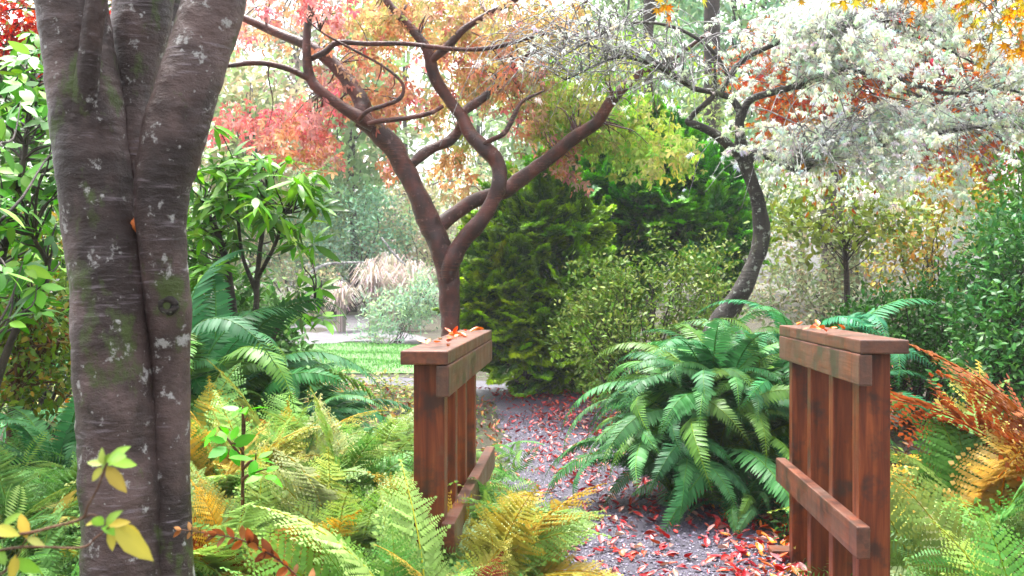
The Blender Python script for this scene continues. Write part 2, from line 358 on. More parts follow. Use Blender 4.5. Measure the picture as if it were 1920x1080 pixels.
sheet('gravel_terrace', np.stack([-14 + 0 * yy, yy], 1), np.stack([-1.6 - .25 * (yy - 23) + .4 * np.sin(yy), yy], 1), M_palegravel, .02, 30)

# gravel stones, grass and litter: uncountable stuff
n = 26000; k = RNG.integers(20, len(PS) - 18, n); yq = RNG.uniform(3.2, 11.5, n) ** 1.0
cx = np.interp(yq, PS[:70, 1], PS[:70, 0]); cw = np.interp(yq, PS[:70, 1], PS[:70, 2]); xq = cx + cw * RNG.uniform(-1.05, 1.05, n)
P = np.stack([xq, yq, gz(xq, yq) + .017], 1)
st = (np.array([(1, 0, 0), (0, 1, 0), (-1, .1, 0), (0, -1, .1), (.1, .1, .6), (-.1, 0, -.6)], float), np.array([(0, 1, 4), (1, 2, 4), (2, 3, 4), (3, 0, 4)]), np.ones((6, 3)))
mb = MB(); s_ = .004 + .008 * RNG.random(n) ** 2; scatter(mb, st, basis(rnd(n) * [1, 1, .2], np.array([0, 0, 1.]) + .35 * rnd(n)), s_, P, np.ones((n, 3)))
single('gravel', mb.mesh('gravel', M_stone), 'small wet violet grey stones covering the path', 'gravel', kind='stuff')

def blades(name, n, xr, yr, h, cols, label, keep=None, lean=.35, wid=.05):
    x = RNG.uniform(*xr, n); y = RNG.uniform(*yr, n)
    if keep is not None: q = keep(x, y); x, y = x[q], y[q]
    n = len(x); P = np.stack([x, y, gz(x, y)], 1); t = np.array([0, 0, 1.]) + lean * RNG.standard_normal((n, 3)) * [1, 1, .2]
    tm = (np.array([(0, wid, 0), (0, -wid, 0), (.6, wid * .7, -.05), (.6, -wid * .7, -.05), (1, 0, -.25)], float), np.array([(0, 1, 2), (1, 3, 2), (2, 3, 4)]), np.ones((5, 3)))
    mb = MB(); scatter(mb, tm, basis(t, rnd(n)), h * RNG.uniform(.5, 1.2, n), P, pick(cols, n))
    single(name, mb.mesh(name, M_leaf), label, 'grass', kind='stuff')
blades('lawn_grass', 26000, (-9, -1.6), (16.6, 24.3), .07, [(.11, .28, .07), (.16, .34, .1), (.13, .28, .1)], 'short bright green grass of the lawn beyond the ferns', wid=.12)
def low_cover(name, n, xr, yr, zmax, size, pal, label, keep, mat=None, tmpl=None, cat='ground cover', flat=.5):
    x = RNG.uniform(*xr, n); y = RNG.uniform(*yr, n); q = keep(x, y); x, y = x[q], y[q]; n = len(x)
    P = np.stack([x, y, gz(x, y) + zmax * RNG.random(n) ** 1.5 + .012], 1)
    mb = MB(); scatter(mb, tmpl or L_DIA, basis(rnd(n) * [1, 1, .35], np.array([0, 0, 1.]) + flat * rnd(n)), size * RNG.uniform(.6, 1.3, n), P, pick(pal, n))
    single(name, mb.mesh(name, mat or M_leaf), label, cat, kind='stuff')
off = lambda x, y: path_d(x, y) > .05
GREENS = [(.05, .12, .02), (.08, .16, .03), (.11, .2, .04), (.04, .09, .02)]
low_cover('ground_ivy', 15000, (-4, 5), (3.2, 16), .11, .05, GREENS + [(.22, .2, .04)], 'low green leafy ground cover along the path edges', lambda x, y: (path_d(x, y) > .02) & (path_d(x, y) < 1.8))
low_cover('ground_cover_leaves', 9000, (-7, -1), (8.5, 16.2), .22, .09, [(.2, .26, .07), (.3, .32, .1), (.14, .22, .06), (.35, .28, .08)], 'pale yellow green low foliage between the ferns and the lawn', lambda x, y: (path_d(x, y) > .2))
low_cover('leaf_litter', 9000, (-4, 6), (2.8, 15), .02, .055, [(.3, .05, .02), (.2, .06, .03), (.38, .15, .04), (.14, .07, .04)], 'brown and orange leaf litter under the ferns', off, M_dry, L_CURL, 'leaf litter', .3)

# ------------------------------------------------------------------ footbridge railings
def box(parent, name, x0, x1, y0, y1, z0, z1, mat, bev=.006, label=None):
    bm = bmesh.new(); bmesh.ops.create_cube(bm, size=1)
    sx, sy, sz = x1 - x0, y1 - y0, z1 - z0
    for v in bm.verts: v.co = Vector((v.co.x * sx, v.co.y * sy, v.co.z * sz))
    bmesh.ops.bevel(bm, geom=bm.edges[:], offset=bev, segments=2, affect='EDGES', profile=.6)
    me = bpy.data.meshes.new(name); bm.to_mesh(me); bm.free(); me.materials.append(mat)
    return part(name, me, parent, label=label, mtx=Matrix.Translation(((x0 + x1) / 2, (y0 + y1) / 2, (z0 + z1) / 2)))
AX = math.atan2(123, FPX)                       # the bridge runs a little to the right of the view
def railing(label, base, inner, y1, zt, members, low_end):
    # local x = 0 at the inner edge of the cap, inner = +1 when the path lies towards +x
    t = thing('bridge_railing', label, 'railing', base, 'stained wooden railings of the footbridge', rz=-AX)
    X = lambda a, b: (min(a * -inner, b * -inner), max(a * -inner, b * -inner))
    box(t, 'cap_rail', *X(0, .172), 0, y1, zt - .05, zt, M_wood_y)
    box(t, 'top_rail', *X(-.003, .044), .005, y1 - .012, zt - .165, zt - .0525, M_wood_y)
    for i, y in enumerate(members):
        nm = 'post' if i == 0 else 'baluster'
        box(t, nm, *X(.022 if i == 0 else .026, .135 if i == 0 else .118), y, y + (.1 if i == 0 else .075), -.55, zt - .0515, M_wood_z)
    box(t, 'lower_rail', *X(-.020, .028), -.03 if inner < 0 else .03, low_end, .39, .505, M_wood_y)
    return t
railing('reddish wooden railing left of the path, its cap strewn with leaves', at(840, 540, 3.8) * [1, 1, 0], 1, 1.95, 1.125, (.07, .46, .84, 1.26), 1.9)
railing('reddish wooden railing right of the path beside the big green fern', at(1613, 540, 3.8) * [1, 1, 0], -1, 1.53, 1.165, (.1, .52, .93, 1.34), 1.52)
kb = thing('kerb_timber', 'dark timber edging under the right railing', 'timber', at(1490, 540, 5.35) * [1, 1, 0] + [0, 0, .02], rz=-AX)
box(kb, 'board', -.13, .1, -.1, .02, -.03, .035, M_wood_y)
for i in range(2): box(kb, 'stake', -.1 + .12 * i, -.06 + .12 * i, -.06, -.02, -.3, -.032, M_wood_z, .003)

# ------------------------------------------------------------------ trees with traced limbs
def put(name, VF, mat, t, kind=None, label=None):
    return part(name, mesh_np(name, VF[0] - lp(t), VF[1], mat, np.ones((len(VF[0]), 3)), True), t, kind, label)

t = thing('multi_stemmed_tree', 'thick grey brown tree with several stems in front of the yellow ferns', 'tree', gp(255, 3.0))
B = dict(seg=56, rough=.05, fr=10., n=26)
put('trunk', limb([(250, 1300, 105), (238, 1080, 80), (228, 900, 78), (215, 700, 75), (205, 540, 72), (190, 430, 70), (172, 300, 68), (163, 200, 68), (148, 100, 66), (133, 0, 64), (110, -200, 58), (80, -500, 46), (40, -900, 30)], 3.0, seed=1, **B), M_cherry, t)
put('stem', limb([(330, 1300, 62, .02), (318, 1080, 46, .02), (318, 900, 38, .02), (318, 700, 38, .02), (316, 580, 42, .0), (306, 470, 43, -.02), (303, 360, 50, -.03), (322, 270, 57, -.03), (346, 180, 59, -.02), (372, 100, 58, 0), (402, 0, 57, .02), (455, -200, 50, .05), (520, -500, 36, .1), (560, -900, 20, .1)], 3.0, seed=2, **B), M_cherry, t)
put('stem', limb([(262, 460, 16, .03), (256, 360, 24, .05), (250, 260, 30, .07), (250, 190, 36, .1), (256, 110, 46, .13), (266, 20, 56, .16), (285, -150, 52, .2), (300, -500, 38, .3), (330, -900, 22, .3)], 3.0, seed=3, **B), M_cherry, t)
put('stem', limb([(272, 210, 8, .1), (288, 130, 13, .14), (305, 70, 17, .2), (325, 10, 19, .26), (350, -120, 17, .3), (380, -400, 10, .3)], 3.0, seed=4, **B), M_cherry, t)
put('stem', limb([(150, 400, 30, -.02), (154, 290, 28, -.045), (158, 200, 25, -.07), (166, 120, 21, -.095), (174, 50, 19, -.115), (184, -20, 18, -.13), (205, -220, 14, -.16), (240, -500, 8, -.18)], 3.0, seed=5, **B), M_cherry, t)
# the knot: a raised ring round a solid plug, coloured near black as the hollow's shade
ang = np.linspace(0, 2 * np.pi, 17); kc = at(316, 573, 2.938); ring = kc + np.stack([.021 * np.cos(ang), 0 * ang, .018 * np.sin(ang)], 1)
put('knot', tube(ring, np.full(17, .0095), 10, .45, 50, 6), M_dark, t); 
M_hollow_shade = barkmat('painted_hollow_shade', (.008, .006, .006), (.016, .012, .01), (.01, .008, .008), (.02, .015, .012))
put('knot_shade_plug', tube(np.array([kc + [0, .03, 0], kc + [0, .0, 0]]), np.array([.02, .016]), 12), M_hollow_shade, t)
M_rot = groundmat('orange_rot', [(.3, .06, .015), (.5, .13, .02), (.2, .03, .01)], 30, .005)
put('rotten_patch', tube(spline(np.array([at(250, 408, 2.975), at(254, 425, 2.962), at(258, 438, 2.968)]), 5), np.array([.003, .006, .008, .009, .01, .01, .009, .008, .007, .005, .003]), 8, .5, 90, 2), M_rot, t)

def crown_clusters(mb, clusters, tmpl, size, droop=.6, per=14, spread=.16, horiz=.5):
    # clusters: (px, py, rx, ry, depth, depth radius, leaves, palette): sprays of leaves spread through an ellipsoid
    tips = []
    for (px, py, rx, ry, d, rd, nl_, pal) in clusters:
        m = max(2, nl_ // per); u = rnd(m) * (RNG.random((m, 1)) ** (1 / 2.4))
        c = at(px, py, d) + u * np.array([rx / FPX * d, rd, ry / FPX * d]); tips.append(c)
        axis = nrm(rnd(m) * [1, 1, .25] + [0, 0, -droop]); pc = pick(pal, m, .15)
        k = np.repeat(np.arange(m), per); n = len(k); f = RNG.random((n, 1)) * 2 - .8
        P = c[k] + axis[k] * f * spread * 1.6 + RNG.standard_normal((n, 3)) * spread * .42
        tt = axis[k] * .6 + rnd(n) * .7 + np.array([0, 0, -droop]); nn = np.array([0, 0, 1.]) * horiz + rnd(n) * .8
        C = np.clip(.55 * pc[k] + .45 * pick(pal, n, .2), .004, .9)
        scatter(mb, tmpl, basis(tt, nn), size * RNG.uniform(.6, 1.25, n), P, C)
    return np.concatenate(tips)
def twig_set(mb, pairs, r0=.006, sag=.08, seg=4, c=(1, 1, 1)):
    for a, b in pairs:
        a, b = np.asarray(a), np.asarray(b); L = np.linalg.norm(b - a)
        P = np.array([a, a + (b - a) * .35 + RNG.normal(0, .06, 3) * L + [0, 0, sag * L], a + (b - a) * .7 + RNG.normal(0, .05, 3) * L + [0, 0, sag * .6 * L], b])
        Q_ = spline(P, 3); mb.add(*tube(Q_, np.linspace(r0, r0 * .3, len(Q_)), seg), c)
def joinmesh(mb, name, mat, t, kind=None, smooth=False): return part(name, mb.mesh(name, mat, lp(t), smooth), t, kind)

# paperbark maple beyond the bridge
d = 12.0
t = thing('paperbark_maple', 'red barked maple with winding limbs and orange green leaves behind the left railing', 'tree', gp(846, d))
Bm = dict(seg=20, rough=.12, fr=6., n=10)
limbs = [
 ('trunk', [(850, 790, 33), (846, 700, 25), (845, 640, 23), (843, 570, 22), (838, 505, 26), (822, 455, 26), (808, 425, 25), (785, 370, 24), (762, 322, 22), (741, 282, 23), (710, 250, 22), (676, 224, 19)]),
 ('limb', [(712, 252, 12), (680, 215, 18, .05), (678, 195, 19, .1), (664, 168, 18, .15), (630, 125, 16, .2), (595, 95, 14, .2), (555, 76, 12, .2), (500, 53, 10, .3), (455, 33, 9, .3), (330, -20, 7, .4), (200, -60, 4, .4)]),
 ('limb', [(700, 240, 10, -.1), (676, 222, 15, -.12), (640, 200, 13, -.15), (605, 174, 12, -.2), (582, 146, 12, -.2), (575, 100, 10, -.25), (577, 50, 9, -.25), (585, 8, 8, -.3), (600, -80, 6, -.3), (620, -220, 4, -.3)]),
 ('limb', [(586, 152, 6, -.2), (568, 142, 7, -.25), (545, 131, 6.5, -.3), (505, 120, 6, -.4), (465, 118, 6, -.5), (425, 123, 5, -.6), (340, 118, 4, -.7), (240, 140, 2, -.8)]),
 ('limb', [(690, 232, 5, -.25), (720, 226, 5.5, -.3), (760, 222, 5.5, -.3), (806, 212, 5, -.2), (830, 200, 4, -.1)]),
 ('limb', [(672, 226, 5, -.2), (690, 208, 5, -.3), (720, 198, 5, -.3), (748, 186, 5, -.3), (757, 168, 4, -.3), (748, 148, 3.5, -.3), (715, 122, 3, -.3), (660, 92, 3, -.35), (600, 58, 2, -.4), (560, 20, 1.5, -.4)]),
 ('limb', [(580, 112, 6, -.2), (610, 97, 7, -.3), (634, 80, 6, -.3), (690, 82, 5.5, -.3), (760, 82, 5, -.3), (850, 92, 5, -.3), (920, 90, 5, -.4), (990, 72, 4, -.5), (1040, 62, 3, -.5), (1130, 70, 2, -.5)]),
 ('limb', [(765, 315, 10, .05), (790, 292, 13, .1), (812, 278, 12, .15), (842, 264, 12, .2), (860, 244, 11, .2), (868, 222, 9, .1)]),
 ('limb', [(838, 540, 12, -.05), (846, 490, 21, -.08), (868, 452, 19, -.1), (900, 415, 18, -.15), (922, 380, 17, -.15), (936, 345, 17, -.15), (932, 305, 17, -.1), (906, 276, 17, -.1), (880, 250, 16, -.05), (866, 220, 14, 0), (840, 185, 13, 0), (815, 145, 13, -.05), (804, 102, 12, -.1), (785, 70, 11, -.1), (750, 30, 9, -.1), (722, -5, 8, -.1), (690, -90, 6, -.1), (670, -220, 3, -.1)]),
 ('limb', [(866, 212, 8, 0), (884, 198, 11, .05), (908, 182, 10, .1), (936, 154, 10, .15), (970, 120, 9, .2), (1002, 94, 8, .2), (1045, 62, 7, .2), (1090, 20, 5, .2), (1120, -60, 3, .2)]),
 ('limb', [(806, 118, 7, -.1), (818, 106, 9, -.15), (842, 84, 9, -.2), (870, 55, 8, -.25), (912, 28, 7, -.3), (962, 2, 6, -.3), (1040, -50, 4, -.3)]),
 ('limb', [(905, 272, 5, -.15), (922, 262, 6, -.2), (946, 249, 5.5, -.25), (965, 215, 5, -.25), (980, 190, 4, -.25), (1020, 170, 2, -.3)]),
 ('limb', [(806, 445, 10, .05), (826, 422, 17, .12), (846, 405, 17, .18), (876, 384, 17, .22), (908, 369, 16, .25), (945, 360, 17, .28), (970, 341, 17, .3), (1005, 315, 16, .3), (1045, 285, 15, .25), (1080, 255, 15, .2), (1120, 228, 14, .1), (1152, 182, 12, 0), (1200, 138, 10, 0), (1260, 110, 7, 0), (1330, 60, 3, 0)]),
]
for i, (nm, p) in enumerate(limbs): put(nm, limb([(q[0], q[1], q[2] * .84, *q[3:]) for q in p], d, seed=10 + i, **Bm), M_red, t)
PK, OR, OL, YG = [(.6, .17, .19), (.56, .22, .18), (.66, .38, .36)], [(.6, .36, .18), (.66, .46, .28), (.54, .26, .13)], [(.46, .44, .18), (.36, .4, .13), (.56, .44, .22)], [(.2, .44, .08), (.28, .5, .1), (.44, .48, .1)]
cl = [(470, 240, 70, 30, 12.6, .8, 520, PK), (560, 250, 90, 45, 12.4, .9, 900, PK + OR[:1]), (600, 210, 50, 40, 12.2, .7, 300, PK), (540, 210, 60, 20, 12.8, .6, 260, PK),
      (640, 130, 60, 60, 12.5, .8, 300, PK + OR), (600, 5, 60, 25, 11, .5, 260, PK), (720, 180, 60, 50, 12.6, .9, 420, PK + OR), (790, 200, 60, 30, 12.9, .6, 240, PK + OL), (690, 60, 80, 60, 12.5, 1, 700, OR + OL + PK), (780, 20, 90, 50, 12.4, 1, 760, OR + OL + PK),
      (870, 120, 80, 60, 12.6, 1, 800, OR + OL + PK[:2]), (930, 50, 90, 60, 12.4, 1, 950, OR + OL + PK[2:]), (960, 150, 70, 60, 12.5, 1, 620, OR + OL + PK), (1040, 60, 80, 60, 12.3, 1, 800, OL + OR), (1000, 230, 50, 50, 12.8, .7, 340, PK + OL),
      (1060, 160, 80, 60, 12.9, .6, 700, YG + OL), (1130, 220, 90, 60, 12.8, .6, 900, YG + OL), (1180, 250, 90, 60, 12.8, .6, 800, YG + YG + OL[:1]), (1130, 100, 90, 50, 12, .8, 560, OL + YG), (1260, 290, 50, 40, 11.8, .5, 260, OL + YG), (1040, 240, 50, 40, 12.8, .4, 260, YG),
      (840, 310, 35, 40, 13, .4, 150, OR), (870, 340, 30, 25, 13, .4, 60, OR), (725, 300, 14, 40, 12.8, .2, 80, PK + OR), (1062, 310, 22, 50, 12.6, .3, 140, PK + OR), (610, 290, 40, 30, 12.5, .4, 200, PK + OR), (400, 20, 200, 60, 12.6, 1, 500, PK), (300, 130, 120, 60, 12.8, 1, 300, PK), (880, 265, 40, 25, 13, .3, 70, OL)]
cl = [(*q[:6], int(q[6] * (.72 if q[1] < 170 and 620 < q[0] < 1150 else (.42 if q[0] < 640 else .85))), q[7]) for q in cl] + [(820, 60, 220, 80, 13.6, .6, 420, OR + OL + PK[2:]), (520, 40, 120, 60, 13.6, .6, 260, PK[2:] + OR)]
mb = MB(); tips = crown_clusters(mb, cl, L_TRI, .085, droop=.8, per=12, spread=.13); joinmesh(mb, 'crown', M_autumn, t, 'stuff')
# twigs from limbs out to sprays
A = np.vstack([[at(q[0], q[1], d + (q[3] if len(q) > 3 else 0)) for q in p[3:]] for _, p in limbs[1:]])
mb = MB(); tt = tips[RNG.choice(len(tips), 420, replace=False)]
near = A[np.argmin(((tt[:, None] - A[None]) ** 2).sum(-1), 1)]; twig_set(mb, [q for q in zip(near, tt) if np.linalg.norm(q[0] - q[1]) < .75], .011, .1); joinmesh(mb, 'twigs', M_red, t, 'stuff')

# lichen-draped tree right of the path
d = 9.0
t = thing('lichen_tree', 'small bent tree draped in pale grey lichen behind the big fern', 'tree', gp(1300, d))
Bl = dict(seg=18, rough=.12, fr=9., n=9)
LL = [
 ('trunk', [(1295, 800, 34), (1305, 700, 32), (1345, 610, 30), (1385, 555, 27), (1412, 500, 25), (1428, 440, 24), (1421, 380, 22), (1406, 330, 20), (1392, 292, 20), (1387, 245, 14), (1388, 205, 11)]),
 ('limb', [(1395, 305, 11), (1372, 278, 13), (1335, 248, 11), (1302, 233, 10), (1290, 228, 8), (1302, 213, 7), (1325, 192, 7), (1340, 172, 5), (1340, 120, 3)]),
 ('limb', [(1388, 210, 9), (1372, 186, 8), (1345, 175, 7), (1300, 165, 6), (1262, 142, 5), (1215, 118, 4), (1150, 110, 3), (1060, 150, 2)]),
 ('limb', [(1388, 230, 8), (1404, 190, 9), (1440, 175, 9), (1480, 165, 8.5), (1514, 156, 8), (1521, 140, 7), (1515, 110, 6), (1560, 70, 5), (1650, 40, 4), (1760, 60, 3)]),
 ('limb', [(1398, 310, 13), (1412, 290, 14), (1440, 290, 13), (1472, 306, 12), (1502, 318, 11), (1520, 302, 10), (1540, 276, 10), (1562, 266, 9), (1605, 260, 9), (1645, 270, 8), (1690, 268, 7), (1780, 245, 6), (1870, 236, 5), (1980, 245, 3)]),
 ('limb', [(1350, 178, 5), (1372, 140, 6), (1395, 112, 6), (1440, 88, 6), (1510, 62, 5), (1600, 50, 4), (1720, 70, 3), (1850, 130, 2)]),
 ('limb', [(1372, 150, 4), (1330, 90, 5), (1260, 50, 4), (1180, 45, 3), (1100, 80, 2), (1030, 120, 1.5)]),
 ('limb', [(1520, 140, 5), (1580, 130, 6), (1680, 150, 5), (1780, 175, 4), (1900, 170, 3), (2000, 220, 2)]),
]
for i, (nm, p) in enumerate(LL): put(nm, limb([(q[0], q[1], q[2] * (.64 if nm == 'trunk' else .78)) for q in p], d, seed=40 + i, **Bl), M_grey, t)
# fine weeping twigs: arcs springing from the limbs
rr = np.random.default_rng(11); tw = MB(); LI = MB(); lp_, lt_ = [], []
src = np.vstack([spline(np.array([[*at(q[0], q[1], d), 0] for q in p[3:]]), 6)[:, :3] for _, p in LL[2:]])
for i in range(800):
    a = src[rr.integers(len(src))]; px_a = a[0] / d * FPX + 960
    out = np.array([rr.normal(.35 if px_a > 1400 else -.35, .6), rr.normal(-.15, .8), 0]); L = rr.uniform(.35, 1.25)
    out = nrm(out); P = np.array([a, a + out * L * .33 + [0, 0, L * rr.uniform(.05, .35)], a + out * L * .7 + [0, 0, L * rr.uniform(-.1, .3)], a + out * L + [0, 0, L * rr.uniform(-.5, .15)]])
    P[1:] += rr.normal(0, .05 * L, (3, 3)); Q_ = spline(P, 4)
    tw.add(*tube(Q_, np.linspace(.006, .0018, len(Q_)), 4), np.ones(3) * rr.uniform(.8, 1.2))
    dens = 38 if px_a > 1500 else (16 if px_a > 1400 else 1.5)
    m = rr.poisson(dens * L); kk = rr.integers(2, len(Q_), m); lp_.append(Q_[kk] + rr.normal(0, .02, (m, 3))); 
lichP = np.vstack(lp_)
hang = np.vstack([at(1800 + rr.normal(0, 14), y, d - .3)[None] + rr.normal(0, .03, (3, 3)) for y in np.linspace(300, 495, 60)] + [at(1690 + rr.normal(0, 25), y, d - .2)[None] + rr.normal(0, .04, (2, 3)) for y in np.linspace(280, 380, 30)])
for x0, y0, y1 in ((1800, 230, 490), (1810, 230, 430), (1690, 260, 380)): twig_set(tw, [(at(x0, y0, d - .25), at(x0 + 3, y1, d - .28))], .006)
onl = np.vstack([src + rr.normal(0, .02, src.shape) + [0, 0, .03] for _ in range(5)]); onl = onl[onl[:, 0] / d * FPX + 960 > 1370]
py_ = 540 + (CZ - lichP[:, 2]) / lichP[:, 1] * FPX; cn = vnoise(lichP * 3.2, 4); lichP = lichP[(py_ < 375 + 40 * cn) & (cn > -.02)]; lichP = np.vstack([lichP, hang, onl])
tuft = MB()
for j in range(20):                                   # a tuft: a spray of fine crossing threads
    v = nrm(rr.normal(0, 1, 3) + [0, 0, -.35]); s1 = nrm(np.cross(v, rr.normal(0, 1, 3))) * .045; e = v * rr.uniform(.6, 1.2) + [0, 0, -.45]
    tuft.add([s1 * .8, -s1 * .8, v * .55 + s1 * .8 + rr.normal(0, .1, 3), e], [(0, 1, 2), (1, 3, 2)])
tm = (np.concatenate(tuft.V), np.concatenate(tuft.F), np.ones((tuft.n, 3))); n = len(lichP)
scatter(LI, tm, basis(rnd(n) * [1, 1, .2], np.array([0, 0, 1.]) + .3 * rnd(n)), rr.uniform(.014, .045, n) , lichP, pick([(.78, .85, .7), (.84, .87, .79), (.72, .8, .64), (.82, .83, .8)], n, .04))
joinmesh(tw, 'twigs', M_twig, t, 'stuff'); joinmesh(LI, 'lichen', M_lichen, t, 'stuff')
LV = MB(); crown_clusters(LV, [(1230, 120, 120, 60, 9, .6, 90, YG), (1560, 330, 120, 50, 9, .6, 60, [(.4, .2, .05), (.4, .1, .05)]), (1780, 290, 120, 80, 9, .6, 110, [(.4, .3, .05), (.42, .16, .05)]), (1650, 120, 180, 80, 9, .6, 120, [(.42, .12, .06), (.4, .06, .08)])], L_OV, .05, droop=.9, per=3); joinmesh(LV, 'crown', M_autumn, t, 'stuff')

# ------------------------------------------------------------------ shrubs and trees with leafy masses
def bush(name, label, cat, base, blobs, tmpl, size, pal, n, mat=None, group=None, stems=10, bark=None, r0=.02, droop=.1, per=10, spread=.10, shell=2.4, up=.35, crown_name='crown', trunk=None, horiz=.7, leafparts=0, wj=.18):
    t = thing(name, label, cat, base, group); mb = MB(); tips = []; tot = sum(b[2] * b[3] for b in blobs); Rl, Sl, Pl, Cl = [], [], [], []
    for (px, py, rx, ry, d, rd) in blobs:
        c0 = at(px, py, d); R3 = np.array([rx / FPX * d, rd, ry / FPX * d]); m = max(3, int(n * rx * ry / tot / per))
        u = rnd(m); u = u * (.35 + .65 * RNG.random((m, 1)) ** (1 / shell)) * (1 + .34 * vnoise(u * 2.6 + px, 9)[:, None])
        c = c0 + u * R3; tips.append(c); k = np.repeat(np.arange(m), per); q = len(k)
        o = nrm(u + [0, 0, up])[k]; pc = pick(pal, m, .2)
        P = c[k] + RNG.standard_normal((q, 3)) * spread * .55 + o * RNG.random((q, 1)) * spread * .5
        P[:, 2] = np.maximum(P[:, 2], base[2] + .02)
        tt = o * .8 + rnd(q) * .75 + np.array([0, 0, -droop]); nn = np.array([0, 0, 1.]) * horiz + .5 * o + rnd(q) * .6
        Rl.append(basis(tt, nn)); Sl.append(size * RNG.uniform(.6, 1.3, q)); Pl.append(P); Cl.append(np.clip(.6 * pc[k] + .4 * pick(pal, q, wj), .004, .9))
    Rl, Sl, Pl, Cl = np.concatenate(Rl), np.concatenate(Sl), np.concatenate(Pl), np.concatenate(Cl)
    if leafparts:
        order = np.argsort(Pl[:, 1]); pick_ = order[:leafparts]; rest = order[leafparts:]
        me = [mesh_np('leaf', tmpl[0] * [1, k_, k2], tmpl[1], mat or M_leaf, tmpl[2]) for k_, k2 in ((1, 1), (1.15, 1.4), (.85, .6))]
        for j in pick_:
            M4 = Matrix.Translation(Vector(Pl[j] - lp(t))) @ Matrix(Rl[j].tolist()).to_4x4() @ Matrix.Scale(Sl[j], 4)
            part('leaf', me[j % 3], t, mtx=M4, color=Cl[j])
        Rl, Sl, Pl, Cl = Rl[rest], Sl[rest], Pl[rest], Cl[rest]
    scatter(mb, tmpl, Rl, Sl, Pl, Cl); joinmesh(mb, crown_name, mat or M_leaf, t, 'stuff')
    tips = np.concatenate(tips); sb = MB(); b0 = np.asarray(base, float)
    if trunk is not None:
        put('trunk', tube(spline(trunk, 6)[:, :3], np.maximum(spline(trunk, 6)[:, 3], .003), 10, .06, 5, 3), bark or M_dark, t); roots = spline(trunk, 6)[len(trunk) * 2:, :3]
    ch = tips[RNG.choice(len(tips), min(stems, len(tips)), replace=False)]
    if trunk is not None: pr = [(roots[RNG.integers(len(roots))], c) for c in ch]
    else: pr = [(b0 + RNG.normal(0, .06, 3) * [1, 1, 0], c) for c in ch]
    if pr: twig_set(sb, pr, r0, .05, 5); joinmesh(sb, 'branches', bark or M_dark, t, 'stuff', True)
    return t

# background trees far beyond the lawn
PALE = [(.28, .4, .18), (.34, .44, .22), (.22, .36, .16)]; TAN = [(.48, .38, .24), (.52, .42, .28), (.44, .38, .22)]; BLUEG = [(.2, .38, .24), (.25, .42, .28), (.16, .32, .18)]; MIXD = [(.1, .2, .05), (.2, .28, .06), (.3, .28, .07)]  # PALE and BLUEG are lightened: the haze of distance is put into the leaf colour
def fartree(label, px, d, top, wid, pal, n, name='deciduous_tree', low=None, size=.4, rt=.2, rd=None):
    b = gp(px, d); h = at(px, top, d)[2] - b[2]; yb = 540 + (CZ - b[2]) / d * FPX; low = low or yb - (yb - top) * .25
    bl = []
    for k in range(5):
        f = (k + .5) / 5; bl.append((px + RNG.normal(0, wid * .18), low + (top - low) * f, wid * (.75 - .5 * abs(f - .45)) * RNG.uniform(.8, 1.1), abs(low - top) * .2, d + RNG.normal(0, .6), wid / FPX * d * .8))
    tr = np.array([[*b, rt], [b[0] + .1, b[1], b[2] + h * .25, rt * .8], [b[0] - .1, b[1] + .1, b[2] + h * .55, rt * .5], [b[0] + .05, b[1], b[2] + h * .92, rt * .12]])
    return bush(name, label, 'tree', b, bl, L_DIA, size, pal, n, trunk=tr, stems=24, r0=.05, per=16, spread=.5, group='trees far behind the garden', shell=1.8)
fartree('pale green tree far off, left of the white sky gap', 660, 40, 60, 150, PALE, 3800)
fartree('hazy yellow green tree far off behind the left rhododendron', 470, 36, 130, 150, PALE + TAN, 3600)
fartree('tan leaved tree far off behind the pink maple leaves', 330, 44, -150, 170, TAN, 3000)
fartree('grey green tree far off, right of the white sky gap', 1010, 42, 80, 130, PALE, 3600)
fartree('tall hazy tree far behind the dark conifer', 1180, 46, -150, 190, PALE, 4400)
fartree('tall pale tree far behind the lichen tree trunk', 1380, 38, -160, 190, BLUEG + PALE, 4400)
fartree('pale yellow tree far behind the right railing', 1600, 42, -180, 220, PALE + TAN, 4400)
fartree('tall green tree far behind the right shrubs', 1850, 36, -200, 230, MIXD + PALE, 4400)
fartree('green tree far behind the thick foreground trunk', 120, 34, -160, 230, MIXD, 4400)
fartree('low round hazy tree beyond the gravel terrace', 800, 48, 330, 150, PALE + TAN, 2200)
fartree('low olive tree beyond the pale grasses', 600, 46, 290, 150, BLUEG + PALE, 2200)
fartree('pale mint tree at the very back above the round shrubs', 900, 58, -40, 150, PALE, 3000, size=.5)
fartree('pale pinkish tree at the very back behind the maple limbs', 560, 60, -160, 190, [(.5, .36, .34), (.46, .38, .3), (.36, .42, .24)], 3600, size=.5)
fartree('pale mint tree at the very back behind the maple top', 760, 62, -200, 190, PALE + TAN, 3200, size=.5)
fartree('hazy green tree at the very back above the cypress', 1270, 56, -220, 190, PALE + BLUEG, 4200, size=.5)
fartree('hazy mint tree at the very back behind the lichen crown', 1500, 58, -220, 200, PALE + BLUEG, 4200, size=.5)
fartree('hazy pinkish tree at the very back behind the hanging lichen', 1740, 58, -220, 220, [(.5, .36, .3), (.36, .42, .22), (.3, .4, .2)], 4200, size=.5)
